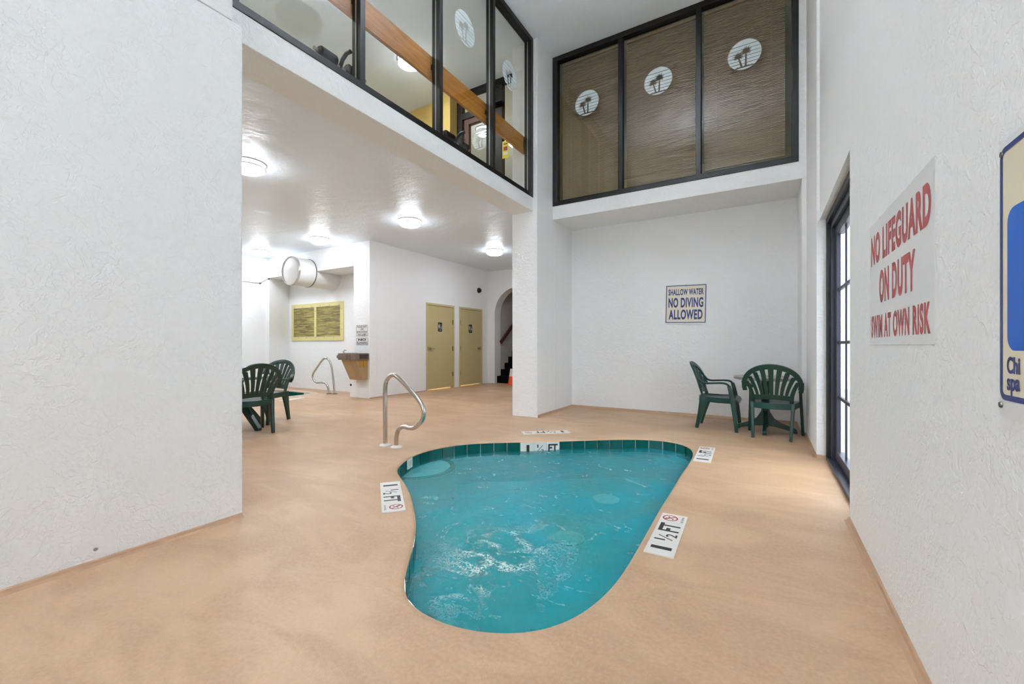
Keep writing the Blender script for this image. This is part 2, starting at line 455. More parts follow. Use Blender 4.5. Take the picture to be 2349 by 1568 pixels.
for (a, b, c_, d_) in ((-2.6, .2, 1.2, 1.28), (-2.6, .2, 3.32, 3.4), (-2.6, .2, 2.25, 2.33), (-2.6, -2.52, 1.28, 3.32), (-1.70, -1.63, 1.28, 3.32), (-.77, -.70, 1.28, 3.32), (.12, .2, 1.28, 3.32)):
    put('mullion', MB().box(a, b, -3.44, -3.36, c_, d_).mesh('mullion', 'black_metal'), w5, world=True)
for (a, b) in ((-2.52, -1.70), (-1.63, -.77), (-.70, .12)):
    for (c_, d_) in ((1.28, 2.25), (2.33, 3.32)): put('pane', MB().box(a, b, -3.403, -3.397, c_, d_).mesh('pane', 'glass_clear'), w5, world=True)
struct('wall_far_left', MB().box(-11.4, -10.86, -3.3, 6.1, 0, H1), 'plaster', 'white wall at the far left of the low room')
o = MB().box(-11.4, -7.576, 6.1, 6.80, 2.81, H1)
o.prism([(-11.4, 6.1), (-10.77, 6.1), (-10.97, 6.75), (-11.4, 6.75)], XY, 0, 2.81)
o.box(-7.576, -7.08, 6.1, 6.3, 0, H1); o.box(-7.576, -7.2, 6.25, 6.9, 0, H1); o.box(-7.70, -7.57, 6.1, 6.8, 0, .86)
struct('wall_recess', o, 'plaster', 'white header and piers framing the spa recess', tri=True, bevel=.006)
struct('wall_recess_back', MB().box(-11.4, -7.2, 6.75, 6.90, 0, 2.9), 'plaster', 'white back wall of the spa recess')
o = MB().box(-7.22, -7.08, 6.3, 7.81, 0, H1).box(-7.22, -7.08, 8.90, 9.10, 0, 2.155).box(-7.22, -7.08, 10.19, 10.9, 0, H1).box(-7.22, -7.08, 7.81, 10.19, 2.155, H1)
struct('wall_restroom', o, 'plaster', 'white wall holding the two tan doors')
poly = [(-7.2, 0), (-6.847, 0)] + [(-6.097 + .75 * math.cos(PI - PI * i / 20), 2.03 + .75 * math.sin(PI * i / 20)) for i in range(21)] + [(-5.347, 0), (-3.40, 0), (-3.40, H1), (-7.2, H1)]
struct('wall_arch', MB().prism(poly, lambda p, h: (p[0], h, p[1]), 10.5, 10.82), 'plaster', 'white wall with the round arch to the stairs', tri=True)
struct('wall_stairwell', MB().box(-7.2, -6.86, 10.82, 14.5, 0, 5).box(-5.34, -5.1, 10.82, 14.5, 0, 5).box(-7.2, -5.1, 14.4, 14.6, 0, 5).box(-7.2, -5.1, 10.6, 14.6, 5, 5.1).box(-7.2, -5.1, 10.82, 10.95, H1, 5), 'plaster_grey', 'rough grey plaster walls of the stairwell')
# restroom behind the two doors
struct('wall_restroom_inner', MB().box(-9.3, -9.2, 7.6, 10.4, 0, 2.6).box(-9.3, -7.2, 7.5, 7.6, 0, 2.6).box(-9.3, -7.2, 10.4, 10.5, 0, 2.6).box(-9.3, -7.2, 7.5, 10.5, 2.6, 2.7), 'cream_wall', 'cream room behind the tan doors')
# cove skirting, tan
def cove(name, pts, h, t, label):
    mb = MB(); n = len(pts)
    for i in range(n - 1):
        a, b = Vector(pts[i]), Vector(pts[i + 1]); d = (b - a).normalized(); nn = Vector((-d.y, d.x))
        prof = [(0, 0), (t * 1.6, 0), (t * .7, h * .3), (t * .45, h * .8), (0, h)]
        vs = [(a.x + nn.x * q[0], a.y + nn.y * q[0], q[1]) for q in prof] + [(b.x + nn.x * q[0], b.y + nn.y * q[0], q[1]) for q in prof]
        mb.add(vs, [(j, (j + 1) % 5, 5 + (j + 1) % 5, 5 + j) for j in range(5)] + [(4, 3, 2, 1, 0), (5, 6, 7, 8, 9)])
    return tag(mb.build(name, 'cove'), label, kind='structure')
cove('baseboard_left', [(-2.905, 1.47), (-2.905, -3.3)], .024, .018, 'tan cove along the foot of the left wall')
cove('baseboard_right', [(.456, 1.806), (.456, 3.388)], .026, .018, 'tan cove along the foot of the right wall')
cove('baseboard_right_near', [(.452, -3.3), (.452, 1.806)], .026, .018, 'tan cove below the blue warning sign')
cove('baseboard_back', [(.385, 7.13), (-2.99, 7.13), (-2.99, 5.80)], .045, .03, 'tan cove around the alcove')
cove('baseboard_jamb', [(.62, 5.12), (.432, 5.12), (.432, 6.326), (.385, 6.326), (.385, 7.13)], .035, .02, 'tan cove beside the garden door')
cove('baseboard_restroom', [(-7.08, 6.1), (-7.08, 7.81)][::-1], .02, .012, 'tan cove below the restroom wall')

# ------------------------------------------------------------------ window 1: row of black framed panes over the beam
def decal_mesh(R=.196):
    """round sticker of white bands with two palms cut out, built in scan lines"""
    polys = []
    def frond(cx, cy, ang, ln, w):
        d = Vector((math.cos(ang), math.sin(ang))); p = Vector((-d.y, d.x)); c = Vector((cx, cy))
        polys.append([c - p * w, c + p * w, c + d * ln])
    def palm(cx, cy, r, bx, by, tw):
        for k in range(17):
            a = PI * 1.25 - (PI * 1.5) * k / 16
            frond(cx, cy, a, r * (1.0 + .18 * math.sin(k * 2.7)), r * .15)
        for k in range(5): frond(cx + r * (k - 2) * .22, cy - r * .1, -PI / 2 + (k - 2) * .12, r * .85, r * .07)
        polys.append([Vector((cx + r * .5 * math.cos(a), cy + r * .42 * math.sin(a))) for a in [2 * PI * i / 12 for i in range(12)]])
        polys.append([Vector((cx - tw, cy)), Vector((cx + tw, cy)), Vector((bx + tw * 1.3, by)), Vector((bx - tw * 1.3, by))])
    palm(-.36, -.04, .34, -.16, -.80, .045)
    palm(.10, .20, .36, .08, -.80, .045)
    for k in range(14): frond(-.42 + k * .066, -.82, PI / 2 + math.sin(k * 1.9) * .5, .10, .03)
    polys.append([Vector((-.62, -.86)), Vector((.62, -.86)), Vector((.55, -.80)), Vector((-.5, -.78))])
    lines = [.62, .36, .12, -.12, -.36, -.58]
    mb = MB(); n = 150
    for i in range(n):
        y0 = -1 + 2 * i / n; y1 = y0 + 2 / n; y = (y0 + y1) / 2
        if any(abs(y - L) < .019 for L in lines): continue
        hw = math.sqrt(max(0, 1 - y * y)); iv = [(-hw, hw)]
        for P in polys:
            xs = []
            for k in range(len(P)):
                a, b = P[k], P[(k + 1) % len(P)]
                if (a[1] > y) != (b[1] > y): xs.append(a[0] + (b[0] - a[0]) * (y - a[1]) / (b[1] - a[1]))
            xs.sort()
            for q in range(0, len(xs) - 1, 2):
                nv = []
                for (s0, s1) in iv:
                    if xs[q] > s0: nv.append((s0, min(s1, xs[q])))
                    if xs[q + 1] < s1: nv.append((max(s0, xs[q + 1]), s1))
                iv = [w for w in nv if w[1] - w[0] > .004]
        for (s0, s1) in iv: mb.add([(s0 * R, y0 * R, 0), (s1 * R, y0 * R, 0), (s1 * R, y1 * R, 0), (s0 * R, y1 * R, 0)], [(0, 1, 2, 3)])
    return mb.mesh('palm_sticker', 'sticker')
simple('sticker', (206, 216, 216), .5)
DECAL = decal_mesh()

w1 = thing('window_1', 'row of black framed fitness room panes above the white beam', None, (-3.06, 3.6, 3.385), kind='structure')
def bar(name, x0, x1, y0, y1, z0, z1, par, mat='black_metal', bev=.004):
    return MB().box(x0, x1, y0, y1, z0, z1).build(name, mat, par, bevel=bev, world=True)
XF0, XF1 = -3.165, -3.055
bar('bottom_rail', XF0, XF1, 1.42, 5.77, 3.365, 3.425, w1)
bar('top_rail', XF0, XF1, 1.42, 5.77, 5.725, 5.80, w1)
ML = [(1.47, 1.53), (2.53, 2.585), (3.59, 3.645), (4.65, 4.705), (5.69, 5.77)]
for (a, b) in ML:
    m = bar('mullion', XF0, XF1, a, b, 3.42, 5.73, w1)
    put('glazing_bead', MB().box(-3.118, -3.106, a - .004, a + .002, 3.425, 5.725).mesh('glazing_bead', 'bead_grey'), m, world=True)
panes = []
for i in range(4):
    p = MB().box(-3.126, -3.120, ML[i][1] - .01, ML[i + 1][0] + .01, 3.42, 5.73).build('pane', 'glass', w1, world=True)
    panes.append(p)
for i in (1, 2, 3):
    yc = (3.08, 4.13, 5.18)[i - 1]
    put('palm_sticker', DECAL, panes[i], frame((-3.118, yc, 4.93), (0, 1, 0), (0, 0, 1)), world=True)

# window 2: three panes with blinds over the alcove
w2 = thing('window_2', 'three black framed panes with blinds above the alcove', None, (-1.3, 6.33, 3.385), kind='structure')
YF0, YF1 = 6.315, 6.42
bar('bottom_rail', -2.99, .352, YF0, YF1, 3.375, 3.45, w2)
bar('top_rail', -2.99, .352, YF0, YF1, 5.72, 5.80, w2)
MX = [(-2.99, -2.905), (-1.905, -1.84), (-.822, -.757), (.285, .352)]
for (a, b) in MX: bar('mullion', a, b, YF0, YF1, 3.44, 5.73, w2)
for i in range(3):
    p = MB().box(MX[i][1] - .01, MX[i + 1][0] + .01, 6.375, 6.381, 3.44, 5.73).build('pane', 'glass', w2, world=True)
    put('palm_sticker', DECAL, p, frame(((-2.42, -1.335, -.238)[i], 6.373, 4.93), (1, 0, 0), (0, 0, 1)), world=True)
for i, (x0, x1, zb, lab) in enumerate(((-2.875, -1.925, 3.47, 'closed taupe mini blind nearest the white pillar'), (-1.815, -.845, 3.47, 'closed taupe mini blind in the middle upper pane'), (-.735, .215, 3.53, 'closed taupe mini blind hanging short beside the right wall'))):
    b = thing('window_blind', lab, 'blind', ((x0 + x1) / 2, 6.47, zb), group='mini blinds above the alcove')
    put('head_rail', MB().box(x0, x1, 6.45, 6.485, 5.69, 5.725).mesh('head_rail', 'blind', bevel=.003), b, world=True)
    mb = MB(); n = int((5.68 - zb - .02) / .0215)
    for k in range(n):
        z = zb + .03 + k * .0215; a = math.radians(66); c, s_ = .0125 * math.cos(a), .0125 * math.sin(a)
        mb.add([(x0, 6.4675 - c, z - s_), (x1, 6.4675 - c, z - s_), (x1, 6.4675 - .002, z + .001), (x0, 6.4675 - .002, z + .001), (x1, 6.4675 + c, z + s_), (x0, 6.4675 + c, z + s_)], [(0, 1, 2, 3), (3, 2, 4, 5)])
    sl = put('slats', mb.mesh('slats', 'blind'), b, world=True); sl['kind'] = 'stuff'
    put('bottom_rail', MB().box(x0, x1, 6.455, 6.48, zb, zb + .018).mesh('bottom_rail', 'blind', bevel=.003), b, world=True)
    for fx in (.16, .5, .84):
        xx = x0 + (x1 - x0) * fx
        put('ladder_cord', MB().box(xx - .0025, xx + .0025, 6.4515, 6.4535, zb + .01, 5.69).mesh('ladder_cord', 'ladder_cord'), b, world=True)

# door 3: dark glazed garden door in the right wall recess
d3 = thing('door_3', 'dark framed glazed garden door in the right wall', None, (.57, 4.3, 0), kind='structure')
bar('casing', .505, .60, 5.06, 5.12, 0, 2.33, d3, 'black_dark', .003); bar('casing', .505, .60, 3.39, 3.45, 0, 2.33, d3, 'black_dark', .003)
bar('casing', .505, .60, 3.39, 5.12, 2.27, 2.33, d3, 'black_dark', .003); bar('sill', .505, .625, 3.39, 5.12, 0, .035, d3, 'door_metal', .003)
bar('door_jamb', .535, .599, 5.0, 5.07, .03, 2.28, d3, 'door_metal'); bar('door_jamb', .535, .599, 3.44, 3.50, .03, 2.28, d3, 'door_metal'); bar('door_head', .535, .599, 3.44, 5.07, 2.21, 2.28, d3, 'door_metal')
bar('stile', .565, .599, 4.93, 5.01, .035, 2.22, d3, 'door_metal'); bar('stile', .565, .599, 3.5, 3.58, .035, 2.22, d3, 'door_metal')
bar('top_rail', .565, .625, 3.57, 4.94, 2.13, 2.22, d3, 'door_metal'); bar('bottom_rail', .565, .625, 3.57, 4.94, .035, .12, d3, 'door_metal')
for z in (.62, 1.13, 1.625): bar('muntin', .582, .608, 3.57, 4.94, z - .014, z + .014, d3, 'door_metal')
for y in (4.60, 4.26, 3.92): bar('muntin', .588, .602, y - .011, y + .011, .11, 2.14, d3, 'door_metal', .002)
for (z0, z1) in ((.12, .606), (.634, 1.116), (1.144, 1.611), (1.639, 2.13)):
    for (y0, y1) in ((3.58, 3.909), (3.931, 4.249), (4.271, 4.589), (4.611, 4.93)):
        MB().box(.592, .597, y0, y1, z0, z1).build('pane', 'glass_clear', d3, world=True)
tag(MB().box(.60, 9, -12, 14, -.25, -.02).box(-12, .61, -12, -3.5, -.25, -.02).build('patio', 'concrete'), 'pale concrete patio outside the garden door', kind='structure')

# doors 1 and 2: restrooms
def restroom(name, label, y0, y1, hinge_far, word):
    d = thing(name, label, None, (-7.08, (y0 + y1) / 2, 0), kind='structure')
    f = .05; X0, X1 = -7.16, -7.065
    bar('door_frame', X0, X1, y0, y0 + f, 0, 2.155, d, 'jamb_tan', .003); bar('door_frame', X0, X1, y1 - f, y1, 0, 2.155, d, 'jamb_tan', .003)
    bar('door_frame', X0, X1, y0 + f, y1 - f, 2.105, 2.155, d, 'jamb_tan', .003)
    bar('leaf', -7.135, -7.085, y0 + f + .004, y1 - f - .004, .03, 2.10, d, 'door_tan', .002)
    yh = y1 - f if hinge_far else y0 + f
    for z in (.36, 1.03, 1.72): put('hinge', MB().box(-7.086, -7.068, yh - .018, yh + .018, z - .055, z + .055).mesh('hinge', 'brass_dark', bevel=.003), d, world=True)
    yl = (y0 + f + .10) if hinge_far else (y1 - f - .10); s = 1 if hinge_far else -1
    h = put('handle', MB().lathe([(.001, 0), (.036, 0), (.036, .012), (.02, .016), (.014, .04), (.001, .042)], (-7.085, yl, 1.03), 18, 'x').mesh('handle', 'nickel', True), d, world=True)
    put('lever', MB().tube([(-7.05, yl, 1.03), (-7.045, yl + s * .02, 1.03), (-7.045, yl + s * .12, 1.028)], .010, 10).mesh('lever', 'nickel', True), h, world=True)
    put('latch_plate', MB().box(-7.088, -7.083, yl - s * .075 - .012, yl - s * .075 + .012, .98, 1.08).mesh('latch_plate', 'brass_dark'), d, world=True)
    yc = (y0 + y1) / 2 - .02
    pl = put('plaque', MB().prism(rrect(-.075, .075, -.115, .115, .012), XY, 0, .004).mesh('plaque', 'black_dark', tri=True), d, frame((-7.085, yc, 1.575), (0, 1, 0), (0, 0, 1)), world=True)
    ic = MB(); z = .0046
    ic.prism([(-.038 + .011 * math.cos(a), .075 + .011 * math.sin(a)) for a in [2 * PI * i / 14 for i in range(14)]], XY, z - .0004, z)
    body = [(-.058, .058), (-.018, .058), (-.018, .01), (-.026, .01), (-.026, -.045), (-.050, -.045), (-.050, .01), (-.058, .01)] if word == 'MEN' else [(-.050, .060), (-.026, .060), (-.012, .0), (-.026, .0), (-.026, -.045), (-.050, -.045), (-.050, .0), (-.064, .0)]
    ic.prism(body, XY, z - .0004, z)
    put('pictogram', ic.mesh('pictogram', 'print_white', tri=True), pl)
    wc = MB(); wc.tube([(.035 + .024 * math.cos(a), -.018 + .024 * math.sin(a), z) for a in [PI * .75 + PI * 1.35 * i / 14 for i in range(15)]], .004, 6)
    wc.tube([(.024, .045, z), (.028, .0, z), (.05, .0, z), (.062, -.035, z)], .0045, 6)
    wc.prism([(.024 + .009 * math.cos(a), .06 + .009 * math.sin(a)) for a in [2 * PI * i / 12 for i in range(12)]], XY, z - .0004, z)
    put('pictogram', wc.mesh('pictogram', 'print_white', tri=True), pl)
    lettering(pl, word, .0, -.078, .085 if word == 'WOMEN' else .05, .022, 'print_white', .0048, .02)
restroom('door_1', 'tan metal restroom door nearer the water fountain', 7.81, 8.90, True, 'WOMEN')
restroom('door_2', 'tan metal restroom door nearer the stair arch', 9.10, 10.19, False, 'MEN')

# ------------------------------------------------------------------ lamps
def make_lamp(mat, zc):
    t = thing('ceiling_lamp', 'x', 'lamp', (0, 0, zc))
    MB().lathe([(.001, 0), (.198, 0), (.200, -.006), (.198, -.016), (.001, -.016)], seg=40).build('mounting_ring', 'nickel', t, True)
    MB().lathe([(.182, -.015), (.181, -.078)], seg=28, cap=False).build('drum', mat + '_side', t, True)
    MB().lathe([(.181, -.0775), (.145, -.103), (.001, -.113)], seg=28, cap=False).build('diffuser', mat, t, True)
    MB().lathe([(.184, -.052), (.191, -.052), (.193, -.058), (.191, -.066), (.183, -.066)], seg=40, cap=False).build('trim_ring', 'nickel', t, True)
    return t
LL = [(-5.36, 5.50, 'round flush ceiling lamp above the near pool handrail, centre of the low ceiling'), (-5.36, 2.78, 'round flush ceiling lamp cut off by the left wall'),
      (-7.86, 5.49, 'round flush ceiling lamp over the deck in front of the water fountain'), (-10.08, 5.50, 'round flush ceiling lamp in the far left corner over the spa'),
      (-5.36, 8.22, 'round flush ceiling lamp in front of the stair arch'), (-7.86, 2.78, 'round flush ceiling lamp hidden behind the left wall'),
      (-10.08, 2.78, 'round flush ceiling lamp hidden farthest behind the left wall'), (-5.36, .1, 'round flush ceiling lamp nearest the entrance behind the left wall'), (-8.4, .1, 'round flush ceiling lamp over the hidden end of the spa')]
low0 = make_lamp('lamp_low', H1)
for i, (x, y, lab) in enumerate(LL):
    t = low0 if i == 0 else copy_tree(low0)
    t.matrix_basis = Matrix.Translation((x, y, H1)); t['label'] = lab; t['group'] = 'flush lamps on the low ceiling'
def make_fill_uplight():  # unseen uplight bowls added to brighten the tall pool space
    t = thing('fill_uplight', 'x', 'lamp')
    MB().lathe([(.001, 0), (.07, 0), (.065, -.02), (.02, -.03), (.001, -.03)], seg=24).build('canopy', 'nickel', t, True)
    for k in range(3):
        a = 2 * PI * k / 3; MB().tube([(.03 * math.cos(a), .03 * math.sin(a), -.02), (.26 * math.cos(a), .26 * math.sin(a), -.62)], .005, 8).build('rod', 'nickel', t, True)
    MB().lathe([(.265, -.60), (.275, -.61), (.25, -.68), (.18, -.74), (.08, -.77), (.001, -.775)], seg=36, cap=False).build('bowl', 'white_plastic', t, True)
    MB().lathe([(.001, -.66), (.2, -.66), (.2, -.668), (.001, -.668)], seg=16).build('light_source', 'fill_high', t, True)
    return t
hi0 = make_fill_uplight()
for i, (x, y, lab) in enumerate([(-1.25, 3.2, 'added fill uplight bowl out of view above the middle of the pool'), (-1.25, -.9, 'added fill uplight bowl behind the viewer')]):
    t = hi0 if i == 0 else copy_tree(hi0)
    t.matrix_basis = Matrix.Translation((x, y, H2)); t['label'] = lab; t['group'] = 'added fill uplights under the high ceiling'
up0 = make_lamp('lamp_up', H2)
for i, (x, y, lab) in enumerate([(-5.03, 5.15, 'lit round lamp on the fitness room ceiling behind the upper panes'), (-5.03, 2.2, 'fill lamp added on the hidden part of the fitness room ceiling'), (-5.25, 7.65, 'round lamp glowing in the lobby beyond the black partition')]):  # the second lamp is unseen, added to brighten the fitness room ceiling
    t = up0 if i == 0 else copy_tree(up0)
    t.matrix_basis = Matrix.Translation((x, y, H2)); t['label'] = lab; t['group'] = 'lamps of the upper storey'
rl = make_lamp('lamp_rest', 2.6); rl.matrix_basis = Matrix.Translation((-8.1, 9.0, 2.6)); rl['label'] = 'round lamp inside the closed restroom'
for i, (x, y, lab) in enumerate([(-5.05, 8.7, 'fluorescent strip light in the lobby seen through the palm sticker'), (-4.45, 9.7, 'fluorescent strip light in the lobby beside the yellow tag')]):
    t = thing('strip_light', lab, 'lamp', (x, y, H2), group='lobby strip lights')
    MB().box(-.07, .07, -.6, .6, -.05, 0).build('housing', 'white_plastic', t, bevel=.005)
    for s in (-.03, .03): MB().tube([(s, -.57, -.062), (s, .57, -.062)], .012, 10).build('tube', 'strip_up', t, True)

# ------------------------------------------------------------------ upper storey: fitness room and lobby
struct('wall_fitness_left', MB().box(-8.4, -8.2, -.2, 6.3, 3.38, H2), 'yellow_wall', 'yellow wall at the far side of the fitness room')
struct('wall_fitness_front', MB().box(-8.4, -3.3, -.4, -.2, 3.38, H2), 'yellow_wall', 'yellow wall of the fitness room behind the left wall')
o = MB().box(-8.4, -4.96, 6.30, 6.42, 3.38, H2).box(-5.30, -4.965, 6.12, 6.31, 3.38, H2)
struct('wall_fitness_back', o, 'yellow_wall', 'yellow wall with a pier at the end of the fitness room')
struct('floor_lobby', MB().box(-8.4, .8, 6.47, 12.2, 3.345, 3.384), 'grey_carpet', 'lobby floor of the upper storey')
o = MB().box(-8.4, .8, 12.0, 12.2, 3.38, H2).box(-8.4, -8.2, 6.42, 12.0, 3.38, H2).box(.62, .8, 6.42, 12.0, 3.38, H2)
struct('wall_lobby', o, 'cream_wall', 'cream walls of the lobby beyond the black partition')
struct('wall_lobby_divider', MB().box(-3.43, -3.30, 6.45, 9.4, 3.38, H2), 'yellow_wall', 'yellow wall between lobby and the room with blinds')
w4 = thing('window_4', 'black framed glass partition between fitness room and lobby', None, (-4.2, 6.36, 3.385), kind='structure')
YP0, YP1 = 6.31, 6.41
for (a, b) in ((-4.96, -4.84), (-4.13, -3.96), (-3.50, -3.42)): bar('mullion', a, b, YP0, YP1, 3.385, 5.72, w4)
bar('top_rail', -4.96, -3.42, YP0, YP1, 5.70, 5.80, w4); bar('transom', -4.85, -3.96, YP0, YP1, 5.28, 5.40, w4); bar('bottom_rail', -4.96, -3.42, YP0, YP1, 3.385, 3.50, w4)
for (a, b) in ((-4.80, -4.70), (-4.22, -4.13)): bar('stile', a, b, YP0 + .02, YP1, 3.385, 5.28, w4, 'wood_dark')
bar('stile_head', -4.70, -4.22, YP0 + .02, YP1, 5.18, 5.28, w4, 'wood_dark')
pp = MB().box(-4.84, -4.13, 6.36, 6.366, 3.5, 5.7).build('pane', 'glass_clear', w4, world=True)
MB().box(-3.96, -3.50, 6.36, 6.366, 3.5, 5.7).build('pane', 'glass_clear', w4, world=True)
put('palm_sticker', DECAL, pp, frame((-4.44, 6.357, 4.86), (1, 0, 0), (0, 0, 1)), world=True)
tg = thing('notice_tag', 'yellow notice with red print hanging in the partition', 'sign', (-3.88, 6.30, 4.36))
put('card', MB().box(-.065, .065, -.004, .0, 0, .30).mesh('card', 'yellow_tag'), tg)
put('print', MB().box(-.04, .04, -.0052, -.0045, .13, .20).mesh('print', 'print_red'), tg)
put('print', MB().box(-.045, .045, -.0052, -.0045, .06, .10).mesh('print', 'print_white'), tg)
put('print', MB().box(-.035, .035, -.0052, -.0045, .235, .255).mesh('print', 'print_black'), tg)
gr = thing('guard_rail', 'broad orange brown wooden guard rail behind the upper panes', 'railing', (-3.34, 3.6, 3.385))
put('board', MB().box(-3.235, -3.195, 1.0, 5.769, 4.065, 4.322).mesh('board', 'wood_beam', bevel=.004), gr, world=True)
for y in (2.557, 3.617, 4.677): put('bracket', MB().box(-3.197, -3.163, y - .012, y + .012, 4.17, 4.22).mesh('bracket', 'black_metal'), gr, world=True)
def bench(lab, x, y, rz):
    t = thing('weight_bench', lab, 'gym machine', (x, y, 3.388), rz, 'fitness machines behind the upper panes')
    MB().box(-.03, .03, -.5, .6, .04, .10).build('base_beam', 'machine_beige', t, bevel=.006)
    for s in (-.48, .56): MB().box(-.28, .28, s - .03, s + .03, 0, .06).build('foot', 'machine_beige', t, bevel=.006)
    MB().box(-.03, .03, -.3, -.24, .08, .44).build('post', 'machine_beige', t, bevel=.006); MB().box(-.03, .03, .4, .46, .08, .50).build('post', 'machine_beige', t, bevel=.006)
    MB().box(-.13, .13, -.55, .30, .42, .49).build('seat_pad', 'vinyl_black', t, bevel=.02)
    for s in (-1, 1):
        MB().tube([(0, .46, .50), (s * .12, .47, .505), (s * .30, .48, .51)], [.018, .018, .018], 12).build('roller_bar', 'nickel', t, True)
        MB().lathe([(.001, .06), (.045, .06), (.058, .075), (.058, .235), (.045, .25), (.001, .25)], (0, .475, .508), 20, 'x').build('foam_roller', 'vinyl_black', t, True).matrix_basis = Matrix.Identity(4) if s > 0 else Matrix.Translation((0, .95, 0)) @ Matrix.Rotation(PI, 4, 'Z')
    MB().tube([(0, .43, .45), (0, .5, .56), (0, .56, .60), (0, .62, .60)], .02, 12).build('handle', 'vinyl_black', t, True)
    return t
bench('padded weight bench end showing in the leftmost upper pane', -4.12, 2.78, -PI / 2)
bench('padded weight bench end in the pane with the lower palm reflections', -4.12, 4.62, -PI / 2)

# ------------------------------------------------------------------ pool
pool = thing('swimming_pool', 'kidney shaped shallow pool with green waterline tiles', 'pool', (-1.5, 3.2, 0))
n = len(POOL); WL = -.11
prof = [(.30, -.004), (.21, .0006), (.13, .002), (.05, .0025), (.022, .001), (.008, -.004), (.002, -.012), (.006, -.018), (.02, -.018)]
mb = MB(); vs = []
for (d, z) in prof: vs += [(p.x + q.x * d, p.y + q.y * d, z) for p, q in zip(POOL, POOL_N)]
mb.add(vs, [(k * n + i, k * n + (i + 1) % n, (k + 1) * n + (i + 1) % n, (k + 1) * n + i) for k in range(len(prof) - 1) for i in range(n)])
mb.build('coping', 'deck', pool, 60, world=True)
def skirt(C, N, d, z0, z1):
    m_ = MB(); k = len(C)
    m_.add([(p.x + q.x * d, p.y + q.y * d, z0) for p, q in zip(C, N)] + [(p.x + q.x * d, p.y + q.y * d, z1) for p, q in zip(C, N)], [(i, (i + 1) % k, k + (i + 1) % k, k + i) for i in range(k)]); return m_
skirt(POOL, POOL_N, .016, -.012, -.17).build('grout_band', 'grout', pool, True, world=True)
m_ = skirt(POOL, POOL_N, .014, -.165, -.46); m_.add([(p.x + q.x * .014, p.y + q.y * .014, -.46) for p, q in zip(POOL, POOL_N)], [tuple(range(n))])
m_.build('basin', 'basin', pool, False, tri=True, world=True)
def at_len(C, T, d):
    k = len(C); u = (d % T) / T * k; i = int(u); f = u - i; a, b = C[i % k], C[(i + 1) % k]
    return a.lerp(b, f)
# arc length nearest the first white marker tile
best = min(range(n), key=lambda i: (POOL[i] - Vector((-2.435, 4.255))).length); d_mark = POOL_LEN * best / n
P0 = at_len(POOL, POOL_LEN, d_mark); P1 = at_len(POOL, POOL_LEN, d_mark + .3); sgn = 1 if (P1 - P0).x > 0 else -1
NT_ = round(POOL_LEN / .1525); pitch = POOL_LEN / NT_
tile_me = MB().box(-pitch / 2 + .0055, pitch / 2 - .0055, -.158, -.014, 0, .010).mesh('tile', 'tile_green', bevel=.0015)
tile_wh = MB().box(-pitch / 2 + .0012, pitch / 2 - .0012, -.158, -.014, 0, .010).mesh('tile', 'tile_white', bevel=.001)
for k in range(NT_):
    d = d_mark + sgn * (k + .5) * pitch
    a = at_len(POOL, POOL_LEN, d - pitch * .45 * sgn); b = at_len(POOL, POOL_LEN, d + pitch * .45 * sgn); c = (a + b) / 2 * .5 + at_len(POOL, POOL_LEN, d) * .5
    tx = (b - a).normalized()
    i = min(range(n), key=lambda j: (POOL[j] - c).length); nin = -POOL_N[i]
    zz = Vector((tx.x, tx.y, 0)).cross(Vector((0, 0, 1)))
    if zz.x * nin.x + zz.y * nin.y < 0: tx = -tx
    base = c - nin * .010
    o = put('tile', tile_wh if k < 3 else tile_me, pool, frame((base.x, base.y, 0), (tx.x, tx.y, 0), (0, 0, 1)), world=True)
    if k == 0: lettering(o, '1', .012, -.083, .034, .082, 'print_black', .0106, .03)
    if k == 1:
        lettering(o, '1', -.026, -.058, .014, .036, 'print_black', .0106, .02); lettering(o, '2', .030, -.118, .032, .042, 'print_black', .0106, .01)
        put('fraction_bar', MB().add([(-.032, -.118, .0106), (-.026, -.120, .0106), (.034, -.052, .0106), (.028, -.050, .0106)], [(0, 1, 2, 3)]).mesh('fraction_bar', 'print_black'), o)
    if k == 2: lettering(o, 'FT', 0, -.083, .112, .092, 'print_black', .0106, .03)
# small notice on the tiles by the step
i = min(range(n), key=lambda j: (POOL[j] - Vector((-2.98, 3.09))).length); nin = -POOL_N[i]; tx = Vector((-nin.y, nin.x)); c = POOL[i] + nin * .003
pn = put('notice_plate', MB().box(-.06, .06, -.105, -.012, 0, .004).mesh('notice_plate', 'board_white'), pool, frame((c.x, c.y, 0), (tx.x, tx.y, 0), (0, 0, 1)), world=True)
for k in range(6): put('print_line', MB().box(-.045, .045, -.034 - k * .011, -.030 - k * .011, .0042, .0046).mesh('print_line', 'rust'), pn)
# entry step with dark edge tiles
SC, SR = Vector((-3.06, 3.22)), .40
step = [SC + Vector((math.cos(a), math.sin(a))) * SR for a in [2 * PI * i / 48 for i in range(48)]]
st = MB().prism([(p.x, p.y) for p in step], XY, -.458, -.135).build('step', 'basin_step', pool, tri=True, world=True)
et = MB().box(-.0215, .0215, -.050, .003, -.002, .004).mesh('edge_tile', 'step_tile')
for k in range(52):
    a = 2 * PI * k / 52; p = SC + Vector((math.cos(a), math.sin(a))) * SR
    if inside(p, POOL): put('edge_tile', et, st, frame((p.x, p.y, -.132), (-math.sin(a), math.cos(a), 0), (math.cos(a), math.sin(a), 0)), world=True)
for (x, y) in ((-1.39, 4.20), (-1.37, 3.19)):
    dr = put('drain_cover', MB().lathe([(.13, -.459), (.13, -.45), (.11, -.44), (.03, -.43), (.001, -.43)], (x, y, 0), 24).mesh('drain_cover', 'drain_white', True), pool, world=True)
